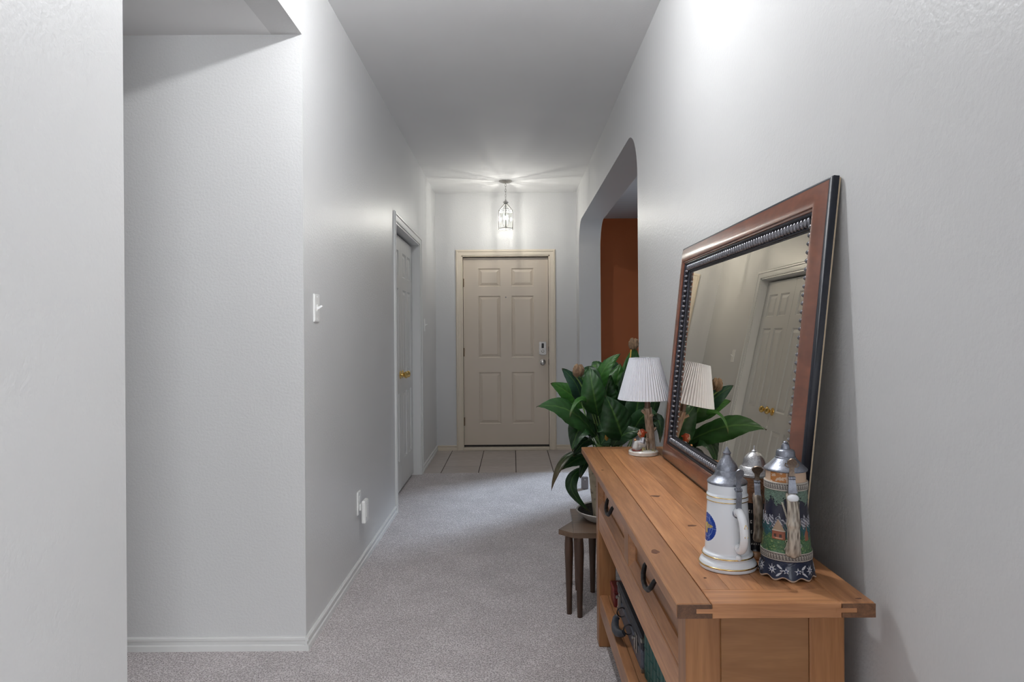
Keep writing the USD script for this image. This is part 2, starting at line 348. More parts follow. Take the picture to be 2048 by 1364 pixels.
w1 = thing('window_1', 'white framed dining room window out of view, placed to light the hall carpet', 'window', kind='structure')  # out of view, lets the blue light reach the hall carpet
fw = ring_frame(1.00, 2.05, [(0, 0), (0, 0.06), (0.05, 0.06), (0.05, 0)])
obj('window_frame', axes(fw, (0, 1, 0), (0, 0, 1), (1, 0, 0), (2.02, 6.44, 0.05)), TRIM, w1, False)
obj('pane', box(2.045, 2.049, 6.48, 7.40, 0.09, 2.06), PANE, w1, False)
w2 = thing('window_2', 'unseen living room window behind the viewer, to the right, lighting the left wall and passage', 'window', kind='structure')  # unseen, goes with the rear light on the passage wall
fw = ring_frame(2.0, 1.7, [(0, 0), (0, 0.06), (0.05, 0.06), (0.05, 0)])
obj('window_frame', axes(fw, (1, 0, 0), (0, 0, 1), (0, 1, 0), (1.4, -4.77, 0.6)), TRIM, w2, False)

w3 = thing('window_3', 'added window frame for the fill light behind the viewer, left of the other one', 'window', kind='structure')  # frame added to go with the rear fill light
obj('window_frame', axes(ring_frame(1.8, 1.7, [(0, 0), (0, 0.06), (0.05, 0.06), (0.05, 0)]), (1, 0, 0), (0, 0, 1), (0, 1, 0), (-1.6, -4.77, 0.6)), TRIM, w3, False)

# baseboards: moulded profile (distance from wall, z)
BP = [(0, 0), (0.0135, 0), (0.0135, 0.021), (0.008, 0.025), (0.0072, 0.036), (0.0125, 0.042), (0.0125, 0.050), (0.009, 0.054), (0, 0.054)]
def base_run(a, b, nrm):
    """profile swept straight from a to b (2-D points), standing off along nrm"""
    a, b, nrm = np.array(a, float), np.array(b, float), np.array(nrm, float)
    L = np.linalg.norm(b - a); d = (b - a) / L
    return axes(prism(BP, 0, L), (nrm[0], nrm[1], 0), (0, 0, 1), (d[0], d[1], 0), (a[0], a[1], 0))
struct('baseboard_left', [base_run((XL, YA - 0.0135), (XL, 4.715), (1, 0)), base_run((XL, 6.105), (XL, YF), (1, 0)), base_run((XL, -0.3), (XL, 1.446), (1, 0))], TRIM, 'white moulded baseboard along the left wall', 'baseboard')
struct('baseboard_passage', [base_run((-2.95, YA), (XL + 0.0002, YA), (0, -1))], TRIM, 'white moulded baseboard across the side passage', 'baseboard')
struct('baseboard_front', [base_run((XL + 0.013, YF), (-0.602, YF), (0, -1)), base_run((0.452, YF), (XR, YF), (0, -1))], CREAM, 'cream moulded baseboard either side of the front door', 'baseboard')
struct('baseboard_right', [base_run((XR, -0.3), (XR, 3.70), (-1, 0)), base_run((XR, 6.985), (XR, YF), (-1, 0))], TRIM, 'white moulded baseboard along the right wall', 'baseboard')

# door casings: three moulded boards, mitred at the top
def casing(W, H, cw=0.062):
    prof = [(0, 0), (0, 0.010), (0.010, 0.017), (0.020, 0.017), (0.026, 0.012), (0.050, 0.010), (cw, 0.006), (cw, 0)]
    v, f, k = [], [], len(prof)
    for t, w in prof:       # path: foot left, top left, top right, foot right; t counts inwards from the outer edge
        v += [(t - cw, 0, w), (t - cw, H + cw - t, w), (W + cw - t, H + cw - t, w), (W + cw - t, 0, w)]
    for i in range(k):
        j = (i + 1) % k
        for s in range(3):
            a, b, c, d = 4 * i + s, 4 * i + s + 1, 4 * j + s + 1, 4 * j + s
            f += [[a, b, c], [a, c, d]]
    for s in (0, 3):
        for i in range(1, k - 1): f += [[s, 4 * i + s, 4 * i + 4 + s]]
    m = trimesh.Trimesh(np.array(v, float), f, process=False); m.fix_normals(); return m
t1 = thing('trim_1', 'cream moulded casing around the front door', 'door casing', kind='structure')
obj('casing', axes(casing(fx1 - fx0, fz), (1, 0, 0), (0, 0, 1), (0, -1, 0), (fx0, YF, 0)), CREAM, t1, 30)
obj('jamb', [box(fx0, fx0 + 0.012, YF, YF + 0.12, 0, fz), box(fx1 - 0.012, fx1, YF, YF + 0.12, 0, fz), box(fx0, fx1, YF, YF + 0.12, fz - 0.010, fz)], CREAM, t1, False)
obj('threshold', [box(fx0 + 0.012, fx1 - 0.012, YF - 0.03, YF + 0.10, -0.002, 0.030, 0.006)], CREAM, t1, False)
obj('door_stop', box(fx0, fx1, YF + 0.105, YF + 0.12, 0, fz), DARKGAP, t1, False)  # dark sheet behind the door, standing in for shade in its gaps
t2 = thing('trim_2', 'white moulded casing around the closet doors on the left wall', 'door casing', kind='structure')
obj('casing', axes(casing(DY1 - DY0, DZ), (0, 1, 0), (0, 0, 1), (1, 0, 0), (XL, DY0, 0)), TRIM, t2, 30)
obj('jamb', [box(XL - 0.12, XL, DY0, DY0 + 0.012, 0, DZ), box(XL - 0.12, XL, DY1 - 0.012, DY1, 0, DZ), box(XL - 0.12, XL, DY0, DY1, DZ - 0.012, DZ)], TRIM, t2, False)
obj('closet_back', box(XL - 0.125, XL - 0.119, DY0, DY1, 0, DZ), DARKGAP, t2, False)  # dark sheet standing in for the unlit closet behind the leaves

def six_panel(parent, W, H, mat, X, Y, Z, O, cols, rows, T=0.035):
    """door leaf: frame of stiles and rails in front of a thin core, and six raised panels; local x across, y up, z out of the face"""
    holes = [(a, b, c, d) for a, b in cols for c, d in rows]
    fr = shapely.box(0, 0, W, H).difference(shapely.union_all([sbox(a, c, b, d) for a, b, c, d in holes]))
    slab = [prism(fr, -0.010, 0), box(0, W, 0, H, -T, -0.010)]
    for a, b, c, d in holes:        # sticking: a small sloped bead around the hole
        s = ring_frame(b - a, d - c, [(0, -0.010), (0, -0.001), (0.012, -0.0095), (0.012, -0.010)]); s.apply_translation([a, c, 0]); slab.append(s)
    obj('slab', axes(cat(slab), X, Y, Z, O), mat, parent, False)
    for a, b, c, d in holes:
        e, g = 0.014, 0.040
        pts = [(a + e, c + e, -0.0099), (b - e, c + e, -0.0099), (b - e, d - e, -0.0099), (a + e, d - e, -0.0099),
               (a + g, c + g, -0.002), (b - g, c + g, -0.002), (b - g, d - g, -0.002), (a + g, d - g, -0.002)]
        obj('panel', axes(trimesh.convex.convex_hull(np.array(pts)), X, Y, Z, O), mat, parent, False)

# front door
d1 = thing('door_1', 'cream six panel front door with keypad lock and brass-toned hinges', 'door', kind='structure')
DW, dx0, dyf = 0.910, fx0 + 0.015, YF + 0.055
six_panel(d1, DW, 2.010, CREAMDOOR, (1, 0, 0), (0, 0, 1), (0, -1, 0), (dx0, dyf, 0.048), [(0.160, 0.398), (0.515, 0.757)], [(0.225, 0.780), (0.935, 1.600), (1.700, 1.895)])
obj('gap', box(dx0, dx0 + DW, dyf - 0.012, dyf + 0.03, 0.030, 0.048), DARKGAP, d1, False)  # dark strip painted for the shade under the door
for z in (1.79, 1.045, 0.30):
    obj('hinge', [tube([(dx0 - 0.004, dyf - 0.006, z - 0.045), (dx0 - 0.004, dyf - 0.006, z + 0.045)], 0.007, 10), box(dx0 - 0.012, dx0 + 0.010, dyf - 0.003, dyf, z - 0.045, z + 0.045)], BRONZE, d1, 30)
lx = dx0 + 0.847
kp = Polygon([(-0.038, -0.058), (-0.030, -0.066), (0, -0.072), (0.030, -0.066), (0.038, -0.058), (0.038, 0.062), (0.030, 0.070), (-0.030, 0.070), (-0.038, 0.062)])
lk = obj('keypad_lock', [axes(prism(kp, 0, 0.022), (1, 0, 0), (0, 0, 1), (0, -1, 0), (lx, dyf, 1.081)), axes(prism(kp.buffer(-0.008), 0.022, 0.028), (1, 0, 0), (0, 0, 1), (0, -1, 0), (lx, dyf, 1.081))], NICKEL, d1, 30, label='satin keypad deadbolt')
obj('turn_knob', axes(lathe([(0.016, 0.026), (0.016, 0.036), (0.012, 0.040)], 24), (1, 0, 0), (0, 0, 1), (0, -1, 0), (lx, dyf, 1.052)), NICKEL, lk, 30)
obj('key_cover', axes(prism(sbox(-0.012, -0.002, 0.012, 0.05), 0.028, 0.031), (1, 0, 0), (0, 0, 1), (0, -1, 0), (lx, dyf, 1.085)), IRON, lk, 30)
kn = obj('door_knob', axes(lathe([(0.031, 0), (0.033, 0.004), (0.031, 0.008), (0.014, 0.010), (0.012, 0.026), (0.022, 0.032), (0.028, 0.042), (0.029, 0.052), (0.024, 0.060), (0.010, 0.064)], 32), (1, 0, 0), (0, 0, 1), (0, -1, 0), (lx, dyf, 0.932)), NICKEL, d1, 30, label='round nickel door knob')
obj('latch', [box(dx0 + DW - 0.001, dx0 + DW + 0.006, dyf - 0.006, dyf + 0.02, 0.905, 0.965), box(dx0 + DW - 0.001, dx0 + DW + 0.006, dyf - 0.006, dyf + 0.02, 1.05, 1.10)], DARKGAP, d1, False)
obj('peephole', axes(lathe([(0.008, 0), (0.008, 0.004), (0.004, 0.005)], 16), (1, 0, 0), (0, 0, 1), (0, -1, 0), (dx0 + 0.455, dyf, 1.632)), NICKEL, d1, 30)

# closet double doors (recessed in the left wall)
xs = XL - 0.066
for k, (a, b, side) in enumerate(((DY0 + 0.013, (DY0 + DY1) / 2 - 0.0015, 'near'), ((DY0 + DY1) / 2 + 0.0015, DY1 - 0.015, 'far'))):
    W = b - a
    dl = thing(f'door_{k + 2}', f'grey white six panel closet leaf with brass knob, {side} one of the pair', 'door', kind='structure')
    six_panel(dl, W, 1.985, GREYDOOR, (0, 1, 0), (0, 0, 1), (1, 0, 0), (xs, a, 0.022), [(0.095, W / 2 - 0.035), (W / 2 + 0.035, W - 0.095)], [(0.22, 0.76), (0.90, 1.575), (1.675, 1.87)], 0.033)
    ky = b - 0.055 if side == 'near' else a + 0.055
    obj('door_knob', axes(lathe([(0.029, 0), (0.032, 0.003), (0.030, 0.008), (0.013, 0.011), (0.011, 0.026), (0.020, 0.032), (0.027, 0.042), (0.027, 0.052), (0.019, 0.061), (0.008, 0.064)], 32), (0, 1, 0), (0, 0, 1), (1, 0, 0), (xs, ky, 0.922)), BRASS, dl, 30, label='polished brass knob')

# ------------------------------------------------------------------ switches and outlet on the left wall
def plate(parent, y, z, w=0.073, h=0.117, rounded=0.004):
    p = sbox(-w / 2, -h / 2, w / 2, h / 2)
    m = [axes(prism(p.buffer(-rounded).buffer(rounded, 6), 0, 0.004), (0, 1, 0), (0, 0, 1), (1, 0, 0), (0, y, z)),
         axes(prism(p.buffer(-0.004 - rounded).buffer(rounded, 6), 0.004, 0.006), (0, 1, 0), (0, 0, 1), (1, 0, 0), (0, y, z))]
    return obj('cover_plate', m, PLASTIC, parent, 30)
sw = thing('light_switch', 'white toggle light switch on the left wall near the passage corner', 'light switch', (XL, 2.850, 1.349))
plate(sw, 0, 0)
tg = axes(prism([(-0.009, 0.0), (0.004, 0.0), (0.012, 0.020), (0.006, 0.024)], -0.0045, 0.0045), (0, 0, 1), (1, 0, 0), (0, 1, 0), (0.005, 0, 0))
obj('toggle', [box(0.005, 0.0075, -0.006, 0.006, -0.014, 0.014, 0.001), tg], PLASTIC, sw, 30)
for z in (-0.045, 0.045): obj('screw', axes(lathe([(0.003, 0), (0.003, 0.0012)], 12), (0, 1, 0), (0, 0, 1), (1, 0, 0), (0.006, 0, z)), PLASTIC, sw, 30)
s2 = thing('light_switch', 'small white light switch beyond the closet doors, near the front door corner', 'light switch', (XL, 6.345, 1.325))
plate(s2, 0, 0)
obj('toggle', [box(0.005, 0.0075, -0.006, 0.006, -0.014, 0.014, 0.001), tg.copy()], PLASTIC, s2, 30)
ou = thing('wall_outlet', 'white duplex outlet low on the left wall', 'outlet', (XL, 3.605, 0.350))
plate(ou, 0, 0, 0.075, 0.125, 0.010)
for z in (-0.02, 0.02):
    obj('socket', axes(lathe([(0.0165, 0), (0.0165, 0.0015)], 20), (0, 1, 0), (0, 0, 1), (1, 0, 0), (0.006, 0, z)), PLASTIC, ou, 30)
pl = thing('plug_in_adapter', 'white rectangular plug in adapter hanging in the low wall outlet', 'adapter', (XL + 0.0078, 3.600, 0.312))
obj('housing', [box(0.016, 0.038, -0.040, 0.040, -0.062, 0.056, 0.005)], PLASTIC, pl, 30)
obj('plug_stem', box(0.0, 0.018, -0.020, 0.020, 0.0, 0.034, 0.003), PLASTIC, pl, 30)
obj('lens', box(0.037, 0.0405, -0.022, 0.026, -0.030, 0.042, 0.0015), PLASTIC, pl, 30)
def W(meshes, org):
    m = cat(meshes) if isinstance(meshes, list) else meshes.copy()
    m.apply_translation(-np.array(org, float)); return m

# ------------------------------------------------------------------ lamps
LO = (-0.063, 6.72, CZ)
ln = thing('pendant_lantern', 'lit hexagonal glass lantern hanging on a chain in front of the door wall', 'pendant light', LO)
obj('canopy', lathe([(0.010, -0.026), (0.022, -0.024), (0.050, -0.014), (0.066, -0.004), (0.067, 0)], 40), LANTERNM, ln, 40)
ch = []
for k in range(7):
    z = -0.030 - 0.0255 * k
    a = np.linspace(0, 2 * PI, 17)[:-1]
    e = np.stack([0.0065 * np.cos(a), 0 * a, 0.0165 * np.sin(a)], 1)
    if k % 2: e = e[:, [1, 0, 2]]
    e = np.vstack([e, e[:1]]) + [0, 0, z - 0.012]
    ch.append(tube(e, 0.0018, 6, False))
obj('chain', ch, LANTERNM, ln, 40)
obj('cap', lathe([(0.020, -0.232), (0.022, -0.228), (0.014, -0.222), (0.024, -0.214), (0.027, -0.208), (0.018, -0.200), (0.006, -0.197), (0.004, -0.19)], 32), LANTERNM, ln, 40)
HEX = [(-90 + 60 * k) * PI / 180 for k in range(6)]
hexp = lambda r, z: [np.array([r * math.cos(t), r * math.sin(t), z]) for t in HEX]
top, sh, mid, bot = hexp(0.018, -0.232), hexp(0.066, -0.286), hexp(0.076, -0.300), hexp(0.078, -0.470)
for k in range(6):
    j = (k + 1) % 6
    obj('frame_bar', [tube([top[k], sh[k], mid[k]], 0.0052, 6), tube([mid[k], bot[k] + [0, 0, -0.006]], 0.0042, 6)], LANTERNM, ln, 40)
    obj('pane', trimesh.Trimesh(np.array([mid[k], mid[j], bot[j], bot[k]]), [[0, 1, 2], [0, 2, 3]], process=False), PANE, ln, False)
    obj('roof_pane', trimesh.Trimesh(np.array([top[k], top[j], sh[j], sh[k]]), [[0, 1, 2], [0, 2, 3]], process=False), PANE, ln, False)
obj('band', [tube([q[k], q[(k + 1) % 6]], 0.0026, 6) for q in (sh, mid, bot) for k in range(6)], LANTERNM, ln, 40)
obj('bulb_holder', [tube([(0, 0, -0.232), (0, 0, -0.46)], 0.004, 8)] + [tube([(0, 0, -0.445), (0.012 * math.cos(t), 0.012 * math.sin(t), -0.452), (0.020 * math.cos(t), 0.020 * math.sin(t), -0.440), (0.020 * math.cos(t), 0.020 * math.sin(t), -0.385)], 0.0045, 8) for t in (0.5, 0.5 + 2.094, 0.5 + 4.189)], LANTERNM, ln, 40)
for t in (0.5, 0.5 + 2.094, 0.5 + 4.189):
    cb = obj('candle_bulb', lathe([(0.005, -0.385), (0.0105, -0.372), (0.012, -0.360), (0.009, -0.344), (0.003, -0.328), (0.0008, -0.322)], 16, (0.020 * math.cos(t), 0.020 * math.sin(t), 0)), PANE, ln, True)
    obj('filament', lathe([(0.0035, -0.374), (0.0052, -0.366), (0.0040, -0.350), (0.0015, -0.340)], 12, (0.020 * math.cos(t), 0.020 * math.sin(t), 0)), BULB, cb, True)

fl2 = thing('ceiling_light', 'unseen flush ceiling light of the hall, above the frame, lighting the walls and table', 'ceiling light', (HALL_LAMP_AT[0], HALL_LAMP_AT[1], CZ))
obj('ceiling_plate', lathe([(0.045, -0.020), (0.075, -0.016), (0.080, 0)], 32), LANTERNM, fl2, 40)
obj('bulb_socket', lathe([(0.016, -0.062), (0.018, -0.018)], 20), PLASTIC, fl2, 40)
obj('bulb', ball(0.028, (0, 0, HALL_LAMP_AT[2] - CZ)), FLUSHBULB, fl2, True)

# ------------------------------------------------------------------ console table
TZ = 0.755
TO = (0.4625, 2.04, 0)
tb = thing('console_table', 'long honey pine console table with two drawers and lower shelf along the right wall', 'console table', TO)
tx0, tx1, ty0, ty1, th = 0.286, 0.640, 1.205, 2.890, 0.0265
ze = TZ - th
def tp(name, m, mat, parent=tb, **k): return obj(name, W(m, TO), mat, parent, **k)
# top: edge boards and end boards round a field of planks, every joint a fine open line
g = 0.0004
tp('edge_board', box(tx0, tx0 + 0.062, ty0 + 0.002, ty1, ze, TZ, 0.0025), PINE_Y)
tp('edge_board', box(tx1 - 0.062, tx1, ty0 + 0.002, ty1, ze, TZ, 0.0045), PINE_Y)
xi0, xi1 = tx0 + 0.062 + g, tx1 - 0.062 - g
tp('end_board', [box(xi0, xi1, ty0 + 0.001, ty0 + 0.068, ze, TZ, 0.0012), box(xi0 - 0.028, xi0 + 0.01, ty0 + 0.0006, ty0 + 0.06, ze + 0.0095, ze + 0.0175), box(xi1 - 0.01, xi1 + 0.028, ty0 + 0.0006, ty0 + 0.06, ze + 0.0095, ze + 0.0175)], PINE_X)
tp('end_board', box(xi0, xi1, ty1 - 0.068, ty1 - 0.001, ze, TZ, 0.0012), PINE_X)
ws = [0.052, 0.064, 0.050, 0.062]; ws = [q * (xi1 - xi0) / sum(ws) for q in ws]
x = xi0
for k, wd in enumerate(ws):
    tp('plank', box(x + g * 0.5, x + wd - g * 0.5, ty0 + 0.0682, ty1 - 0.0682, ze + 0.0004, TZ - 0.0001, 0.0004), PINE_Y)
    x += wd
# dark end grain of the two edge boards with the slot that takes the tongue
for a, b, inn in ((tx0 + 0.001, tx0 + 0.062, 1), (tx1 - 0.062, tx1 - 0.003, -1)):
    o0, o1 = (a, a + 0.033) if inn > 0 else (b - 0.033, b)
    tp('end_grain', [box(a, b, ty0, ty0 + 0.0025, ze + 0.0178, TZ - 0.0015), box(a, b, ty0, ty0 + 0.0025, ze + 0.001, ze + 0.0092), box(o0, o1, ty0 + 0.0002, ty0 + 0.0025, ze + 0.0092, ze + 0.0178)], ENDGRAIN, smooth=False)
def knot(x, y, rx, ry):
    p = Polygon([(x + rx * math.cos(t) * (1 + 0.18 * math.sin(3 * t + x * 90)), y + ry * math.sin(t) * (1 + 0.15 * math.cos(2 * t + y * 70))) for t in np.linspace(0, 2 * PI, 22)[:-1]])
    tp('knot', prism(p, TZ - 0.001, TZ + 0.00012), KNOT, smooth=False)
for q in ((0.4407, 1.698, 0.011, 0.008), (0.3082, 1.4978, 0.009, 0.014), (0.3109, 2.397, 0.005, 0.009), (0.4159, 2.008, 0.014, 0.010), (0.617, 1.2256, 0.006, 0.003), (0.372, 1.335, 0.003, 0.004)): knot(*q)
# legs
lx0, lx1, ly0, ly1 = 0.330, 0.638, 1.320, 2.752
for xa in (lx0, lx1 - 0.068):
    for ya in (ly0, ly1 - 0.066):
        tp('leg', box(xa, xa + 0.068, ya, ya + 0.066, 0, ze, 0.003), PINE_Z)
# ends, rails, shelf
for ya in (ly0 + 0.004, ly1 - 0.024):
    tp('end_panel', box(lx0 + 0.0685, lx1 - 0.0685, ya, ya + 0.020, 0.463, ze, 0.001), PINE_XP)
tp('rail', box(lx0 + 0.002, lx0 + 0.024, ly0 + 0.0665, ly1 - 0.0665, 0.463, 0.553, 0.002), PINE_Y)
tp('rail', box(lx1 - 0.022, lx1 - 0.002, ly0 + 0.0665, ly1 - 0.0665, 0.463, ze, 0.002), PINE_Y)
tp('top_rail', box(lx0 + 0.002, lx0 + 0.024, ly0 + 0.0665, ly1 - 0.0665, 0.718, ze, 0.001), PINE_Y)
tp('divider', box(lx0 + 0.002, lx0 + 0.030, 1.992, 2.068, 0.5535, 0.7175, 0.002), PINE_Z)
tp('shelf_rail', box(lx0 + 0.004, lx0 + 0.036, ly0 + 0.0665, ly1 - 0.0665, 0.134, 0.206, 0.0025), PINE_Y)
tp('shelf_rail', box(lx1 - 0.036, lx1 - 0.004, ly0 + 0.0665, ly1 - 0.0665, 0.134, 0.206, 0.0025), PINE_Y)
for k in range(3):
    a = lx0 + 0.0365 + k * (lx1 - lx0 - 0.073) / 3
    tp('shelf_board', box(a + 0.0005, a + (lx1 - lx0 - 0.073) / 3 - 0.0005, ly0 + 0.03, ly1 - 0.03, 0.182, 0.204, 0.0015), PINE_Y)
# drawers: recessed front inside a sloped moulding, with a swan-neck iron pull
for ya, yb in ((ly0 + 0.068, 1.990), (2.070, ly1 - 0.068)):
    H0, H1 = 0.555, 0.716
    fm = ring_frame(yb - ya, H1 - H0, [(0, -0.018), (0, 0.0), (0.004, 0.0), (0.028, -0.013), (0.028, -0.018)])
    dr = tp('drawer', [box(lx0 + 0.022, lx0 + 0.250, ya + 0.004, yb - 0.004, H0 + 0.004, H1 - 0.004)], PINE_Y, smooth=False)
    tp('drawer_moulding', axes(fm, (0, 1, 0), (0, 0, 1), (-1, 0, 0), (lx0 + 0.004, ya, H0)), PINE_Y, dr, smooth=False)
    yc, zc, xf = (ya + yb) / 2 - 0.005, 0.648, lx0 + 0.022
    bail = [(xf + 0.004, -0.058, 0.0), (xf - 0.012, -0.060, 0.002), (xf - 0.020, -0.058, -0.006), (xf - 0.026, -0.048, -0.024), (xf - 0.029, -0.028, -0.036), (xf - 0.030, 0, -0.040),
            (xf - 0.029, 0.028, -0.036), (xf - 0.026, 0.048, -0.024), (xf - 0.020, 0.058, -0.006), (xf - 0.012, 0.060, 0.002), (xf + 0.004, 0.058, 0.0)]
    bp = np.array([(a, yc + b, zc + c) for a, b, c in bail])
    tt = np.linspace(0, len(bp) - 1, 41); bp = np.stack([np.interp(tt, np.arange(len(bp)), bp[:, k]) for k in range(3)], 1)
    tp('pull', [tube(bp, 0.0042 + 0.0028 * np.sin(np.linspace(0, PI, 41)), 10)] + [axes(lathe([(0.011, 0), (0.011, 0.002), (0.007, 0.006)], 16), (0, 1, 0), (0, 0, 1), (-1, 0, 0), (xf, yc + s * 0.058, zc)) for s in (-1, 1)], IRON, dr, smooth=40)

# things on the lower shelf
SZ = 0.2042
rb = thing('storage_box', 'flat dark red lacquered box at the far end of the lower shelf', 'box', (0.455, 2.600, SZ))
obj('body', box(-0.082, 0.09, -0.035, 0.055, 0, 0.052, 0.003), REDBOX, rb)
obj('lid', box(-0.085, 0.093, -0.038, 0.058, 0.0525, 0.070, 0.004), REDBOX, rb)
cs = thing('instrument_case', 'worn black carrying case with ring-hung handle lying on the lower shelf', 'carrying case', (0.500, 2.310, SZ))
obj('body', box(-0.118, 0.10, -0.238, 0.238, 0, 0.062, 0.006), CASEBLUE, cs)
obj('lid', box(-0.118, 0.10, -0.238, 0.238, 0.0635, 0.104, 0.006), CASEBLACK, cs)
hb = [(-0.122, -0.075, 0.060), (-0.150, -0.062, 0.040), (-0.158, -0.030, 0.030), (-0.160, 0.0, 0.028), (-0.158, 0.030, 0.030), (-0.150, 0.062, 0.040), (-0.122, 0.075, 0.060)]
tt = np.linspace(0, 6, 25); hp = np.stack([np.interp(tt, np.arange(7), np.array(hb)[:, k]) for k in range(3)], 1)
hd = obj('handle', tube(hp[3:-3], 0.0105 + 0.003 * np.sin(np.linspace(0, PI, 19)), 12), CASEBLACK, cs, 40)
for s in (-1, 1):
    a = np.linspace(0, 2 * PI, 25)
    obj('handle_ring', tube(np.stack([-0.128 + 0.016 * np.cos(a), s * 0.070 + 0 * a, 0.058 + 0.016 * np.sin(a)], 1), 0.0022, 8, False), IRON, hd, 40)
    la = obj('latch', [box(-0.1225, -0.1175, s * 0.165 - 0.014, s * 0.165 + 0.014, 0.030, 0.088, 0.0015), box(-0.127, -0.122, s * 0.165 - 0.009, s * 0.165 + 0.009, 0.040, 0.078, 0.0015)], NICKEL, cs, 30)
    obj('latch_bolt', axes(lathe([(0.006, 0), (0.006, 0.006), (0.003, 0.008)], 14), (0, 1, 0), (0, 0, 1), (-1, 0, 0), (-0.126, s * 0.165, 0.074)), NICKEL, la, 30)
for s in (-1, 1):
    for z in (0.0, 0.091): obj('corner_cap', box(-0.1195, -0.106, s * 0.2395 - 0.006, s * 0.2395 + 0.0005 if s > 0 else s * 0.2395 + 0.006, z, z + 0.014, 0.002), NICKEL, cs, 30)
def book(y, h, label):
    b = thing('book', label, 'book', (0.480, y, SZ), group='dark green volumes on the lower shelf')
    sp = [box(-0.085, 0.085, -0.0215, -0.0185, 0, h, 0.001), box(-0.085, 0.085, 0.0185, 0.0215, 0, h, 0.001)]
    a = np.linspace(-PI / 2, PI / 2, 9)
    sp.append(prism([(-0.085 - 0.007 * math.cos(t), 0.0215 * math.sin(t)) for t in a] + [(-0.082, 0.0215), (-0.082, -0.0215)], 0, h))
    obj('cover', sp, GREENBOOK, b, 40)
    obj('pages', box(-0.08, 0.080, -0.018, 0.018, 0.003, h - 0.004), PAPER, b, False)
    obj('spine_band', [tube([(-0.085 - 0.0072 * math.cos(t), 0.0217 * math.sin(t), z) for t in a], 0.0013, 6) for z in (0.04, 0.09, 0.16, 0.21)], GREENBOOK, b, 40)
    return b
ordn = ['first', 'second', 'third', 'fourth', 'fifth', 'sixth', 'seventh', 'eighth', 'ninth', 'tenth', 'eleventh', 'twelfth']
b0 = None
for k in range(12):
    lab = f'dark green cloth book on the lower shelf, {ordn[k]} from the black case'
    y = 2.045 - 0.0445 * k
    if b0 is None: b0 = book(y, 0.245, lab)
    else:
        r = thing('book', lab, 'book', (0.480, y, SZ), group='dark green volumes on the lower shelf')
        r.GetReferences().AddInternalReference(b0.GetPath()); r.SetInstanceable(True)

# ------------------------------------------------------------------ leaning mirror
MW, MH, ml = 1.216, 0.805, math.radians(6.1)
MO = np.array([0.5935, 1.406, TZ + 0.0002])
mV, mN = np.array([math.sin(ml), 0, math.cos(ml)]), np.array([-math.cos(ml), 0, math.sin(ml)])
mr = thing('framed_mirror', 'large wide mirror in a mahogany and gunmetal frame leaning on the right wall', 'mirror', MO)
yw = 0.0035; mU = np.array([-math.sin(yw), math.cos(yw), 0]); mN = np.cross(mV, mU); mN /= np.linalg.norm(mN); mV = np.cross(mU, mN)   # its far end stands a little off the wall
mm = lambda m: axes(m, mU, mV, mN)
obj('backing', mm(ring_frame(MW - 0.002, MH - 0.002, [(0.001, 0), (0.001, 0.0035), (0.10, 0.0035), (0.10, 0)])), BEIGEBACK, mr, False)
obj('edge_band', mm(ring_frame(MW, MH, [(0, 0.0036), (0, 0.015), (0.002, 0.0185), (0.006, 0.0205), (0.008, 0.0205), (0.008, 0.0036)])), FRAMEBLACK, mr, 40)
obj('frame', mm(ring_frame(MW, MH, [(0.008, 0.004), (0.008, 0.0205), (0.014, 0.0225), (0.024, 0.0262), (0.034, 0.0290), (0.044, 0.0305), (0.052, 0.0305), (0.057, 0.0290), (0.0585, 0.0255), (0.0625, 0.0252), (0.0640, 0.0235), (0.0640, 0.004)])), FRAMERED, mr, 35)
mo = obj('molding', mm(ring_frame(MW, MH, [(0.0642, 0.004), (0.0642, 0.0225), (0.067, 0.0232), (0.070, 0.0215), (0.072, 0.0165), (0.090, 0.0105), (0.093, 0.0115), (0.096, 0.0115), (0.097, 0.0080), (0.101, 0.0070), (0.101, 0.0040)])), MOULDM, mr, 35)
def bead(u, v, across_u):
    m = trimesh.creation.icosphere(1, 1.0)
    m.apply_scale((0.0112, 0.0060, 0.0078) if across_u else (0.0060, 0.0112, 0.0078))
    m.apply_translation((u, v, 0.0155)); return m
nu, nv = int(round((MW - 0.17) / 0.0187)), int(round((MH - 0.17) / 0.0187))
for side in (0, 1):
    for k in range(nu):
        u = 0.085 + (MW - 0.17) * (k + 0.5) / nu
        obj('bead', mm(bead(u, 0.0812 if side == 0 else MH - 0.0812, False)), BEADM, mo, True)
    for k in range(nv):
        v = 0.085 + (MH - 0.17) * (k + 0.5) / nv
        obj('bead', mm(bead(0.0812 if side == 0 else MW - 0.0812, v, True)), BEADM, mo, True)
obj('glass', mm(box(0.0985, MW - 0.0985, 0.0985, MH - 0.0985, 0.0045, 0.0068)), MIRROR, mr, False)

# ------------------------------------------------------------------ plant stand, saucer, pot
PS = (0.42, 3.17, 0)
ps = thing('plant_stand', 'low dark walnut side table with angular top under the potted plant', 'side table', PS)
def st(name, m, mat, parent=ps, **k): return obj(name, W(m, PS), mat, parent, **k)
st('top_panel', prism([(0.196, 3.026), (0.256, 2.966), (0.268, 3.16)], 0.346, 0.368), WALNUT_X, smooth=False)
st('top_panel', prism([(0.2568, 2.9655), (0.560, 2.950), (0.640, 3.12), (0.600, 3.36), (0.276, 3.38), (0.2688, 3.16)], 0.346, 0.3684), WALNUT_X, smooth=False)
for x, y, lean in ((0.240, 3.012, 0), (0.283, 2.975, 0.004), (0.372, 3.262, 0.0), (0.303, 3.290, 0.0), (0.560, 2.99, 0), (0.585, 3.300, 0)):
    st('leg', lathe([(0.0115, 0), (0.0135, 0.10), (0.0165, 0.20), (0.0195, 0.275), (0.0190, 0.310), (0.0160, 0.346)], 20, (x, y, 0)), WALNUT_Z, smooth=60)
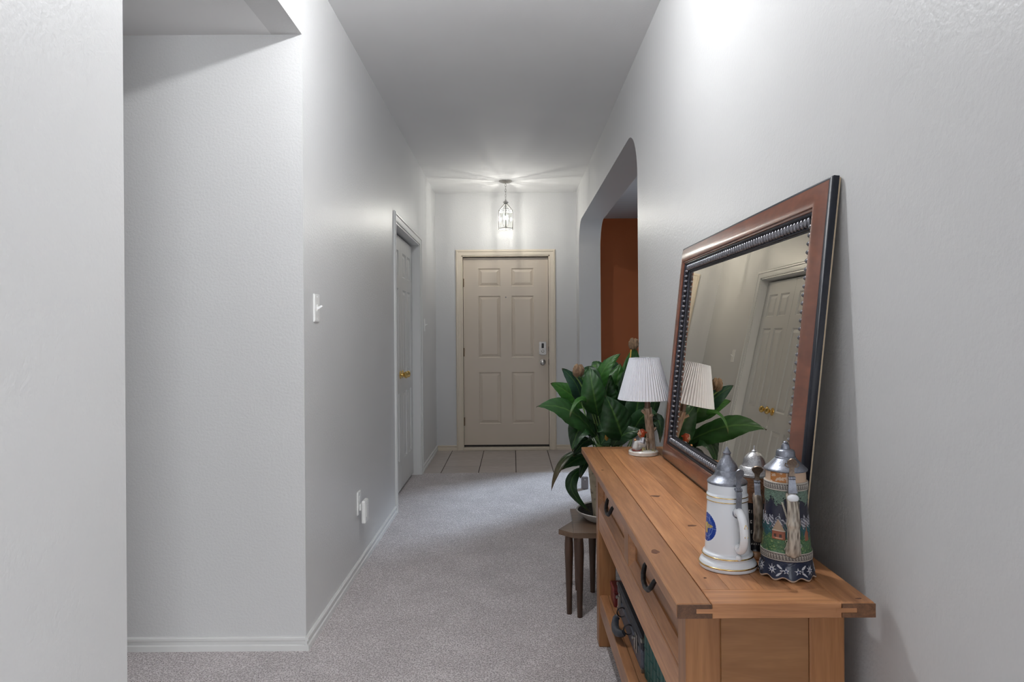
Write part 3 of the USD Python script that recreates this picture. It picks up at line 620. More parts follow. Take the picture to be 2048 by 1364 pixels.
sc = thing('plant_saucer', 'white glazed plant saucer with dark inside on the low walnut table', 'saucer', (0.450, 3.20, 0.3685))
obj('dish', lathe([(0.105, 0), (0.118, 0.002), (0.150, 0.030), (0.160, 0.042), (0.158, 0.045), (0.154, 0.043), (0.143, 0.028), (0.118, 0.009), (0.02, 0.008)], 64), SAUCER, sc, 50)
obj('wet_soil', lathe([(0.119, 0.0095), (0.140, 0.0265), (0.1515, 0.040), (0.1500, 0.0408), (0.138, 0.0285), (0.117, 0.012), (0.01, 0.012)], 64), DARKSOIL, sc, 50)  # dark lining over the inside of the dish

# plant: birch-bark pot, soil, stalks, leaves, dried flowers
PP = (0.450, 3.20, 0.381)
pt = thing('potted_plant', 'large leafy peace lily in a birch bark pot at the end of the console table', 'potted plant', PP)
n = 72; zs = np.linspace(0, 0.245, 40)
tt = np.linspace(0, 2 * PI, n, endpoint=False)
T, Z = np.meshgrid(tt, zs)
rr = 0.080 + (0.104 - 0.080) * Z / 0.245
P3 = np.stack([np.cos(T), np.sin(T), Z * 18], -1)
rr = rr + 0.0022 * (meshkit.fbm(P3 * [2, 2, 1] + 5, 3, 3) - 0.5)
v = np.stack([rr * np.cos(T), rr * np.sin(T), Z], -1).reshape(-1, 3)
f = [[i * n + j, i * n + (j + 1) % n, (i + 1) * n + (j + 1) % n] for i in range(39) for j in range(n)] + [[i * n + j, (i + 1) * n + (j + 1) % n, (i + 1) * n + j] for i in range(39) for j in range(n)]
a = meshkit.fbm(np.stack([np.cos(T) * 3, np.sin(T) * 3, Z * 60], -1), 4, 1)[..., None]
colr = np.array([0.40, 0.33, 0.23]) * (0.72 + 0.55 * a)
dash = meshkit.noise(np.stack([np.cos(T) * 6, np.sin(T) * 6, Z * 150], -1), 9)
colr[dash > 0.80] *= 0.35
for (ta, zk) in ((-2.30, 0.150), (-1.2, 0.09), (0.4, 0.12)):
    dd = np.hypot(((T - (ta % (2 * PI)) + PI) % (2 * PI) - PI) * 0.09 / 0.016, (Z - zk) / 0.006)
    colr[dd < 1] = (0.03, 0.022, 0.016)
obj('pot', trimesh.Trimesh(v, f, process=False), M('birch_bark', (0.4, 0.33, 0.23), 0.75, attr=True), pt, color=colr.reshape(-1, 3), label='birch bark pot')
obj('pot_floor', lathe([(0.079, 0.001), (0.079, 0.006)], 40), DARKSOIL, pt, 40)
obj('soil', lathe([(0.101, 0.218), (0.100, 0.226), (0.05, 0.232), (0.01, 0.234)], 40), DARKSOIL, pt, 60)

def leaf(b, m, t, wd, nn, tone, dead=0.0, curl=0.25, fold=0.20, seed=0):
    b, m, t = (np.array(q, float) for q in (b, m, t))
    ctrl = 2 * m - 0.5 * (b + t)
    nl, nw = 24, 23
    u = np.linspace(0, 1, nl); sp = bez(b, ctrl, t, nl)
    tg = np.gradient(sp, axis=0); tg /= np.linalg.norm(tg, axis=1, keepdims=True)
    nn = np.array(nn, float); nn /= np.linalg.norm(nn)
    sd = np.cross(tg, nn); sd /= np.linalg.norm(sd, axis=1, keepdims=True)
    up = np.cross(sd, tg)
    prof = np.clip(np.sin(PI * np.clip(u, 0, 1) ** 0.82) ** 0.8 * (1 - 0.22 * u), 0.0, 1)
    prof[0], prof[-1] = 0.03, 0.01
    s = np.linspace(-1, 1, nw)
    wd = wd * 1.15; V = np.zeros((nl, nw, 3)); C = np.zeros((nl, nw, 3))
    ph = seed * 1.7
    for i in range(nl):
        h = 0.5 * wd * prof[i]
        for j in range(nw):
            q = abs(s[j])
            lift = fold * h * q - curl * h * q ** 2.2 * 1.3 + 0.055 * wd * q ** 2 * math.sin(9 * u[i] + ph + (2.1 if s[j] > 0 else 0)) + 0.010 * wd * math.sin(46 * u[i] - 9 * q)
            V[i, j] = sp[i] + sd[i] * h * s[j] * (1 - 0.10 * q) + up[i] * lift
            vein = 0.5 + 0.5 * math.sin(46 * u[i] - 9 * q)
            c = np.array(tone) * (0.82 + 0.30 * vein)
            if j == nw // 2: c = np.array(tone) * 0.5 + np.array([0.08, 0.16, 0.035]) * 0.75
            dm = np.clip((u[i] - (1 - dead)) / max(dead, 1e-3), 0, 1) if dead > 0 else (0.9 if u[i] > 0.975 else 0)
            c = c * (1 - dm) + np.array([0.075, 0.045, 0.020]) * dm
            C[i, j] = c
    F = []
    for i in range(nl - 1):
        for j in range(nw - 1):
            a = i * nw + j
            F += [[a, a + 1, a + nw + 1], [a, a + nw + 1, a + nw]]
    return trimesh.Trimesh(V.reshape(-1, 3), F, process=False), C.reshape(-1, 3)
G1, G2, G3, G4 = (0.021, 0.075, 0.017), (0.013, 0.048, 0.013), (0.010, 0.032, 0.011), (0.036, 0.125, 0.021)
GB = (0.022, 0.066, 0.040)
LV = [((0.375, 3.15, 0.762), (0.248, 3.0, 0.895), (0.099, 2.93, 0.923), 0.140, (-0.1, -0.75, 0.62), G1, 0.05),
      ((0.339, 3.28, 0.879), (0.265, 3.25, 0.950), (0.178, 3.22, 1.003), 0.105, (-0.2, -0.85, 0.45), G4, 0),
      ((0.315, 3.18, 0.918), (0.286, 3.12, 1.004), (0.221, 3.1, 1.077), 0.085, (0.35, -0.9, 0.2), GB, 0.04),
      ((0.386, 3.12, 0.858), (0.359, 3.06, 0.970), (0.344, 3.1, 1.085), 0.125, (-0.05, -0.95, 0.25), G1, 0),
      ((0.399, 3.22, 0.933), (0.418, 3.2, 1.052), (0.503, 3.2, 1.140), 0.080, (-0.3, -0.8, 0.4), G4, 0.03),
      ((0.485, 3.3, 0.828), (0.493, 3.28, 0.958), (0.516, 3.3, 1.089), 0.16, (0.05, -0.95, 0.2), G4, 0),
      ((0.559, 3.3, 0.912), (0.574, 3.3, 1.045), (0.587, 3.3, 1.171), 0.115, (0, -1, 0.2), G4, 0),
      ((0.483, 3.02, 0.758), (0.449, 2.99, 0.860), (0.403, 3.0, 0.964), 0.155, (0.1, -0.97, 0.15), G2, 0),
      ((0.380, 3.15, 0.762), (0.304, 3.06, 0.814), (0.256, 3.0, 0.718), 0.135, (-0.3, -0.8, 0.5), G2, 0),
      ((0.378, 3.14, 0.722), (0.326, 3.08, 0.750), (0.262, 3.02, 0.691), 0.085, (-0.2, -0.6, 0.75), G3, 0),
      ((0.330, 3.12, 0.686), (0.225, 3.0, 0.691), (0.160, 2.93, 0.560), 0.050, (-0.5, -0.6, 0.5), G3, 0.62),
      ((0.341, 3.14, 0.671), (0.287, 3.08, 0.671), (0.207, 3.0, 0.634), 0.080, (-0.1, -0.7, 0.7), G2, 0.1),
      ((0.323, 3.15, 0.617), (0.257, 3.08, 0.547), (0.345, 3.09, 0.425), 0.060, (-0.4, -0.9, 0.1), G2, 0.1),
      ((0.342, 3.15, 0.656), (0.316, 3.12, 0.623), (0.300, 3.1, 0.577), 0.040, (-0.3, -0.9, 0.2), G3, 0.2),
      ((0.574, 3.06, 0.744), (0.633, 3.02, 0.850), (0.636, 2.97, 0.758), 0.075, (0.2, -0.9, 0.3), G3, 0.1),
      ((0.532, 3.1, 0.754), (0.575, 3.06, 0.857), (0.630, 3.0, 0.879), 0.090, (0.1, -0.8, 0.5), G2, 0),
      ((0.441, 3.05, 0.725), (0.489, 3.0, 0.792), (0.573, 2.98, 0.807), 0.075, (0.1, -0.8, 0.5), G2, 0),
      ((0.392, 3.1, 0.728), (0.419, 3.1, 0.791), (0.376, 3.15, 0.824), 0.095, (0, -0.8, 0.5), G2, 0),
      ((0.600, 3.05, 0.824), (0.630, 3.02, 0.939), (0.643, 2.96, 1.048), 0.045, (-0.6, -0.8, 0.1), G3, 0.15),
      ((0.447, 3.25, 0.846), (0.441, 3.25, 0.942), (0.465, 3.25, 1.037), 0.125, (-0.2, -0.95, 0.15), G1, 0),
      ((0.416, 3.2, 0.782), (0.405, 3.2, 0.876), (0.424, 3.25, 0.977), 0.135, (0.2, -0.95, 0.15), G2, 0),
      ((0.550, 3.15, 0.765), (0.570, 3.15, 0.892), (0.590, 3.15, 1.018), 0.125, (0.1, -0.95, 0.2), G2, 0),
      ((0.364, 3.2, 1.017), (0.376, 3.22, 1.051), (0.394, 3.25, 1.089), 0.065, (0.3, -0.9, 0.3), (0.09, 0.2, 0.05), 0),
      ((0.369, 3.2, 0.747), (0.346, 3.2, 0.806), (0.311, 3.2, 0.811), 0.065, (0, -0.8, 0.5), G2, 0),
      ((0.36, 3.10, 0.90), (0.29, 3.02, 0.945), (0.24, 2.97, 0.86), 0.03, (-0.4, -0.8, 0.4), G4, 0.2)]
for k in range(14):
    a = rng.uniform(-0.5, PI + 0.4); ro = rng.uniform(0.10, 0.17); hz = rng.uniform(0.80, 1.08)
    c, s = math.cos(a), math.sin(a)
    tip = (min(0.450 + ro * 1.35 * c, 0.655), 3.22 + ro * 1.3 * s, hz + rng.uniform(-0.05, 0.08))
    LV.append(((0.450 + 0.05 * c, 3.21 + 0.05 * s, 0.70), (min(0.450 + ro * 0.8 * c, 0.63), 3.22 + ro * 0.8 * s, hz - 0.02), tip, rng.uniform(0.085, 0.13), (0.6 * c, 0.6 * s - 0.4, 0.7), (G1, G2, G3)[k % 3], 0))
STALK = M('pale_stalk', (0.14, 0.24, 0.07), 0.45, var=(60, 0.2))
for k, (b, m, t, wd, nn, tone, dead) in enumerate(LV):
    lm, lc = leaf(b, m, t, wd, nn, tone, dead, seed=k)
    obj('leaf', W(lm, PP), LEAF, pt, color=lc)
    base = np.array([0.450 + 0.045 * math.cos(k * 2.4), 3.20 + 0.045 * math.sin(k * 2.4), 0.605])
    b = np.array(b); midp = (base + b) / 2 + (0.02 * np.array([b[0] - 0.45, b[1] - 3.2, 0]) / 0.1) + [0, 0, 0.04 if b[2] < 0.72 else 0.0]
    obj('stalk', W(tube(bez(base, midp, b, 9), np.linspace(0.0042, 0.0026, 9), 7), PP), STALK, pt, 60)
DEADF = M('dried_flower', (0.17, 0.105, 0.06), 0.85, var=(90, 0.45), bump=(120, 0.6, 0.003))
for cx, cy, cz, s, b in ((0.295, 3.10, 1.066, 1.0, (0.42, 3.18, 0.62)), (0.575, 3.26, 1.183, 0.95, (0.50, 3.22, 0.62))):
    m = trimesh.creation.icosphere(3, 1.0); p = np.array(m.vertices)
    d = 0.70 + 0.60 * meshkit.fbm(p * np.array([2.6, 2.6, 1.2]) + cx * 9, 3, 4) - 0.10 * np.abs(np.sin(9 * p[:, 0] + 5 * p[:, 2]))
    fold = 1 - 0.32 * np.exp(-((p[:, 0] - 0.15) / 0.13) ** 2)
    m.vertices = p * (d * fold)[:, None] * np.array([0.026, 0.018, 0.034]) * s + [cx, cy, cz]
    fl_ = obj('dried_flower', W(m, PP), DEADF, pt, 60)
    obj('flower_stalk', W(tube(bez(b, ((b[0] + cx) / 2, (b[1] + cy) / 2, 0.95), (cx - 0.012, cy - 0.003, cz - 0.026), 14), 0.0035, 7), PP), M('yellowed_stalk' if cx > 0.5 else 'green_stalk', (0.50, 0.30, 0.05) if cx > 0.5 else (0.12, 0.2, 0.05), 0.5, var=(40, 0.2)), fl_, 60)
obj('small_spathe', W(lathe([(0.001, 0), (0.010, 0.01), (0.008, 0.022), (0.001, 0.036)], 10, (0.412, 3.03, 0.758)), PP), M('yellow_leaf_bit', (0.32, 0.17, 0.02), 0.6, var=(80, 0.3)), pt, 60)
gb = thing('small_box', 'small grey plastic box on the carpet seen between the plant leaves', 'box', (0.563, 5.44, 0))
obj('case', box(-0.027, 0.027, -0.02, 0.02, 0, 0.095, 0.003), GREYBOX, gb)
obj('button', axes(lathe([(0.0035, 0), (0.0035, 0.0015)], 10), (1, 0, 0), (0, 0, 1), (0, -1, 0), (0.0, -0.02, 0.075)), PLASTIC, gb, 30)
# ------------------------------------------------------------------ beer steins (each: body, bands, handle, lid > thumb lift, hinge, finial)
def painted_lathe(prof, paint, n=220, nz=150, disp=None):
    """prof: (r, z) bottom to top, resampled; paint(theta, z) -> colours; disp(theta, z) -> radial relief"""
    pr_ = np.array(prof, float); L = np.r_[0, np.cumsum(np.hypot(*np.diff(pr_, axis=0).T))]
    q = np.linspace(0, L[-1], nz); r, z = np.interp(q, L, pr_[:, 0]), np.interp(q, L, pr_[:, 1])
    th = np.linspace(-PI, PI, n, endpoint=False)
    T, Zg = np.meshgrid(th, z); Rg = np.repeat(r[:, None], n, 1)
    C = paint(T, Zg)
    if disp is not None: Rg = Rg + disp(T, Zg)
    v = np.stack([Rg * np.cos(T), Rg * np.sin(T), Zg], -1).reshape(-1, 3)
    i, j = np.meshgrid(np.arange(nz - 1), np.arange(n), indexing='ij'); j2 = (j + 1) % n
    a, b, c, d = i * n + j, i * n + j2, (i + 1) * n + j2, (i + 1) * n + j
    f = np.vstack([np.stack([a, b, c], -1).reshape(-1, 3), np.stack([a, c, d], -1).reshape(-1, 3)])
    return trimesh.Trimesh(v, f, process=False), C.reshape(-1, 3)

def wrap(a): return (a + PI) % (2 * PI) - PI
def band(r, z, rad, mat, parent, name='gold_band'):
    a = np.linspace(0, 2 * PI, 73)
    return obj(name, tube(np.stack([r * np.cos(a), r * np.sin(a), z + 0 * a], 1), rad, 8, False), mat, parent, 60)
def radial(haz, pts):
    """(out, side, z) points relative to the handle direction -> xyz"""
    c, s = math.cos(haz), math.sin(haz)
    return np.array([(o * c - d * s, o * s + d * c, z) for o, d, z in pts])
def spline(pts, n=40):
    from scipy.interpolate import CubicSpline
    p = np.array(pts, float); t = np.r_[0, np.cumsum(np.linalg.norm(np.diff(p, axis=0), axis=1))]
    return CubicSpline(t, p)(np.linspace(0, t[-1], n))
def lid_fittings(lid, haz, r, z, lift, mat, ztop, hmat=None):
    """hinge strap down to the handle, five-knuckle hinge, and the thumb lift standing on it"""
    h = hmat or mat
    hx = r + 0.010
    kn = [tube(radial(haz, [(hx, -0.0065 + 0.0026 * k, z), (hx, -0.0043 + 0.0026 * k, z)]), 0.0042 if k % 2 else 0.0036, 10) for k in range(5)]
    obj('hinge', kn + [box(-0.005, 0.005, -0.0045, 0.0045, 0, 0.004).apply_transform(trimesh.transformations.rotation_matrix(haz, [0, 0, 1])).apply_translation(radial(haz, [(r + 0.003, 0, z - 0.002)])[0])], h, lid, 40)
    return hx

# 1 -- white stein with blue roundel
SW = thing('beer_stein', 'tall white porcelain stein with gold bands and a blue roundel, nearest the hall', 'beer stein', (0.4385, 1.405, TZ))
hz_w = math.radians(-90 + 9)
em = math.radians(180 + 72.6 - 69)          # roundel on the hall side, about 70 degrees left of the line of sight
def paint_w(T, Zg):
    C = np.ones(T.shape + (3,)) * np.array([0.80, 0.835, 0.88])
    s, z = wrap(T - em) * 0.0425, Zg - 0.082
    d = np.hypot(s, z * 1.0)
    inside = d < 0.0295
    C[inside] = (0.010, 0.045, 0.30)
    lines = inside & ((np.abs(np.hypot(s, z) - 0.0195) < 0.0005) | (np.abs(z) < 0.00045) | (np.abs(np.abs(s) - 0.013 * np.sqrt(np.clip(1 - (z / 0.0295) ** 2, 0, 1))) < 0.0005) | (np.abs(s - 0.35 * z - 0.004) < 0.0004) | (np.abs(s + 0.6 * z) < 0.0004))
    C[lines] = (0.20, 0.30, 0.60)
    wing = inside & (np.abs(z - 0.002 - 0.10 * np.abs(s)) < 0.0052 * np.clip(1 - np.abs(s) / 0.021, 0, 1) ** 0.6 + 0.0004) & (np.abs(s) < 0.0205) & (np.sin(np.abs(s) * 2600) > -0.75)
    C[wing] = (0.50, 0.36, 0.07)
    body = inside & (np.abs(s) < 0.0042) & (z > -0.012) & (z < 0.010)
    C[body] = (0.50, 0.36, 0.07)
    C[inside & (d > 0.0287)] = (0.75, 0.8, 0.86)
    return C
m, c = painted_lathe([(0.050, 0), (0.0565, 0.0005), (0.0572, 0.004), (0.0568, 0.010), (0.0545, 0.015), (0.0500, 0.0192), (0.0490, 0.0205), (0.0500, 0.023), (0.0503, 0.027), (0.0492, 0.031), (0.0458, 0.0335), (0.0452, 0.036),
                      (0.0442, 0.060), (0.0425, 0.095), (0.0402, 0.130), (0.0400, 0.1345), (0.0414, 0.137), (0.0410, 0.1415), (0.0414, 0.146), (0.0410, 0.149), (0.0392, 0.152), (0.0388, 0.170), (0.036, 0.171)], paint_w, 300, 220)
obj('body', m, GLAZE, SW, color=c)
for r, z, w in ((0.0570, 0.0085, 0.0016), (0.0502, 0.0262, 0.0015), (0.0413, 0.1372, 0.0009), (0.0412, 0.1462, 0.0010)): band(r, z, w, GOLD, SW)
hp = spline(radial(hz_w, [(0.041, 0, 0.118), (0.050, 0, 0.122), (0.062, 0, 0.113), (0.070, 0, 0.092), (0.070, 0, 0.068), (0.060, 0, 0.050), (0.048, 0, 0.046)]), 44)
hw = obj('handle', [tube(hp, 0.0090 - 0.0014 * np.linspace(0, 1, 44), 16), ball(0.0085, radial(hz_w, [(0.0455, 0, 0.050)])[0], 3, (1, 1, 1)), ball(0.007, radial(hz_w, [(0.046, 0, 0.030)])[0], 2, (1, 1, 1))], PORCELAIN, SW, 60)
for o, zz, a in ((0.0772, 0.098, 0.3), (0.0785, 0.080, 0.0), (0.0735, 0.061, -0.4)):
    e = np.array([(0, 0.0, 0.0055), (0.0006, 0.0034, 0), (0, 0, -0.0055), (0.0006, -0.0034, 0), (0, 0, 0.0055)])
    obj('gilding', tube(radial(hz_w, [(o + q[0] - abs(q[2]) * 0.25, q[1], zz + q[2]) for q in e]), 0.0007, 6), GOLD, hw, 60)
obj('handle_collar', lathe([(0.0098, 0), (0.0095, 0.003), (0.0075, 0.004)], 20).apply_transform(trimesh.geometry.align_vectors([0, 0, 1], radial(hz_w, [(1, 0, 0)])[0])).apply_translation(radial(hz_w, [(0.0415, 0, 0.118)])[0]), PEWTER, hw, 40)
lw_ = obj('lid', lathe([(0.0385, 0.1700), (0.0400, 0.1712), (0.0402, 0.1740), (0.0385, 0.1765), (0.0300, 0.1830), (0.0262, 0.1870), (0.0258, 0.1885), (0.0240, 0.1920), (0.0236, 0.1950), (0.0216, 0.1975), (0.0212, 0.2040), (0.0190, 0.2090), (0.0150, 0.2150), (0.0105, 0.2205), (0.0078, 0.2250), (0.0066, 0.2290)], 60), PEWTER, SW, 35)
obj('finial', lathe([(0.0066, 0.2288), (0.0078, 0.2302), (0.0084, 0.2325), (0.0060, 0.2360), (0.0030, 0.2415), (0.0006, 0.2450)], 32), PEWTER, lw_, 40)
hx = lid_fittings(lw_, hz_w, 0.040, 0.166, None, PEWTER, 0)
strap = spline(radial(hz_w, [(0.050, 0, 0.164), (0.0505, 0, 0.145), (0.051, 0, 0.126), (0.054, 0, 0.1215)]), 14)
def ribbon(pts, haz, hw_, th_):
    side = np.array([-math.sin(haz), math.cos(haz), 0])
    p = np.array(pts); t = np.gradient(p, axis=0); t /= np.linalg.norm(t, axis=1, keepdims=True); nn = np.cross(t, side)
    hw_ = np.broadcast_to(hw_, (len(p),)); v, f = [], []
    for i in range(len(p)):
        for a, b in ((-1, -1), (1, -1), (1, 1), (-1, 1)): v.append(p[i] + side * hw_[i] * a + nn[i] * th_ * b)
    for i in range(len(p) - 1):
        for k in range(4):
            a, b = 4 * i + k, 4 * i + (k + 1) % 4; f += [[a, b, b + 4], [a, b + 4, a + 4]]
    e = 4 * (len(p) - 1); f += [[0, 2, 1], [0, 3, 2], [e, e + 1, e + 2], [e, e + 2, e + 3]]
    return trimesh.Trimesh(np.array(v), f, process=False)
obj('hinge_strap', ribbon(strap, hz_w, 0.0055, 0.0011), PEWTER, lw_, 30)
tl = spline(radial(hz_w, [(0.049, 0, 0.168), (0.0485, 0, 0.178), (0.051, 0, 0.192), (0.0545, 0, 0.203), (0.0565, 0, 0.209)]), 22)
obj('thumb_lift', ribbon(tl, hz_w, np.interp(np.linspace(0, 1, 22), [0, .30, .48, .62, .75, .88, .96, 1.0], [.0048, .0040, .0042, .0078, .0092, .0080, .0050, .0012]), 0.0013), PEWTER, lw_, 40)

# 2 -- black stein with a stag-horn style handle, behind the other two
SB = thing('beer_stein', 'black stein with carved brown rim and silvery domed lid, behind the other two', 'beer stein', (0.5205, 1.478, TZ))
hz_b = math.radians(-90 - 13)
def paint_b(T, Zg):
    C = np.ones(T.shape + (3,)) * np.array([0.010, 0.010, 0.012])
    rel = meshkit.fbm(np.stack([np.cos(T) * 9, np.sin(T) * 9, Zg * 330], -1), 4, 3)[..., None]
    up = Zg > 0.118
    C[up] = (np.array([0.22, 0.105, 0.055]) * (0.45 + 1.15 * rel))[up]
    lowb = Zg < 0.016
    C[lowb] = (np.array([0.50, 0.30, 0.17]) * (0.8 + 0.4 * rel))[lowb]
    C[(Zg > 0.016) & (Zg < 0.0185)] = (0.40, 0.24, 0.13)
    a = wrap(T - hz_b)
    for z0, per, w0, hh, aa, bb in ((0.033, 0.105, 0.034, 0.0022, -2.6, 2.6), (0.100, 0.16, 0.05, 0.0030, 0.25, 0.8), (0.100, 0.16, 0.05, 0.0030, -0.8, -0.25), (0.079, 0.19, 0.04, 0.0030, 0.25, 0.8), (0.079, 0.19, 0.04, 0.0030, -0.8, -0.25), (0.058, 0.17, 0.045, 0.0028, 0.25, 0.8), (0.058, 0.17, 0.045, 0.0028, -0.8, -0.25)):
        q = np.abs((a % per) - per / 2)
        on = (np.abs(Zg - z0) < hh) & (q < w0) & (a > aa) & (a < bb)
        if z0 > 0.05: on &= ~((np.abs(Zg - z0) < hh * 0.5) & (q < w0 * 0.55))
        C[on] = (0.52, 0.50, 0.46)
    return C
m, c = painted_lathe([(0.040, 0), (0.0440, 0.001), (0.0448, 0.006), (0.0440, 0.011), (0.0425, 0.015), (0.0425, 0.018), (0.0415, 0.021), (0.0400, 0.070), (0.0375, 0.116), (0.0385, 0.119), (0.0370, 0.150), (0.0355, 0.170), (0.033, 0.171)], paint_b, 240, 160,
                     lambda T, Z_: np.where(Z_ > 0.118, 0.0016 * (meshkit.fbm(np.stack([np.cos(T) * 9, np.sin(T) * 9, Z_ * 330], -1), 4, 3) - 0.5), 0))
obj('body', m, GLAZE, SB, color=c)
def bark_tube(path, rads, base, dark, seed, side=26, amp=0.30):
    p = np.asarray(path); n = len(p); m = tube(p, rads, side); v = np.array(m.vertices)
    body = v[:n * side].reshape(n, side, 3)
    k = np.arange(side) * 2 * PI / side; I = np.arange(n)[:, None] / n
    f = meshkit.fbm(np.stack([np.cos(k)[None] * 4.5 + 0 * I, np.sin(k)[None] * 4.5 + 0 * I, I * 6 + 0 * k[None]], -1), 3, seed)
    cen = p[:, None]; body[:] = cen + (body - cen) * (1 - amp / 2 + amp * f)[..., None]
    m.vertices = v
    col = np.array(dark) + (np.array(base) - np.array(dark)) * np.clip((f - 0.32) * 3.2, 0, 1)[..., None]
    return m, np.vstack([col.reshape(-1, 3), np.tile(base, (2, 1))])
hp = spline(radial(hz_b, [(0.040, 0, 0.131), (0.052, 0, 0.133), (0.060, 0, 0.120), (0.061, 0, 0.095), (0.060, 0, 0.070), (0.0595, 0, 0.052), (0.058, 0, 0.044)]), 46)
m, c = bark_tube(hp, np.interp(np.linspace(0, 1, 46), [0, .15, .3, .75, .9, .97, 1], [.0095, .0102, .0094, .0085, .0112, .0100, .0045]), (0.36, 0.29, 0.22), (0.07, 0.05, 0.035), 5)
obj('handle', m, MATTEC, SB, color=c)
obj('handle_foot', tube(radial(hz_b, [(0.058, 0, 0.055), (0.040, 0, 0.055)]), 0.0055, 10), M('horn_brown', (0.12, 0.085, 0.06), 0.5, var=(90, 0.4)), SB, 40)
lb_ = obj('lid', lathe([(0.0355, 0.1700), (0.0372, 0.1712), (0.0374, 0.1755), (0.0355, 0.1775), (0.0345, 0.1815), (0.0325, 0.1835), (0.0300, 0.1890), (0.0265, 0.1915), (0.0258, 0.1935), (0.0240, 0.1960), (0.0225, 0.2040), (0.0190, 0.2110), (0.0135, 0.2170), (0.0065, 0.2205), (0.0050, 0.2220)], 60), SILVERP, SB, 35)
obj('finial', lathe([(0.0050, 0.2215), (0.0062, 0.2228), (0.0040, 0.2250), (0.0018, 0.2275), (0.0016, 0.2330), (0.0004, 0.2350)], 24), SILVERP, lb_, 40)
lid_fittings(lb_, hz_b, 0.0372, 0.166, None, PEWTER, 0, PEWTER)
obj('hinge_strap', ribbon(spline(radial(hz_b, [(0.0475, 0, 0.164), (0.051, 0, 0.152), (0.056, 0, 0.142), (0.058, 0, 0.133)]), 12), hz_b, 0.0060, 0.0012), PEWTER, lb_, 30)
tl = spline(radial(hz_b, [(0.0468, 0, 0.167), (0.0470, 0, 0.176), (0.050, 0, 0.187), (0.054, 0, 0.196), (0.0565, 0, 0.200)]), 26)
obj('thumb_lift', ribbon(tl, hz_b, np.interp(np.linspace(0, 1, 26), [0, .3, .5, .66, .8, .9, .97, 1], [.0050, .0045, .0060, .0105, .0115, .0085, .0050, .0015]), 0.0016), BRONZEP, lb_, 40, label='dark bronze thumb lift')

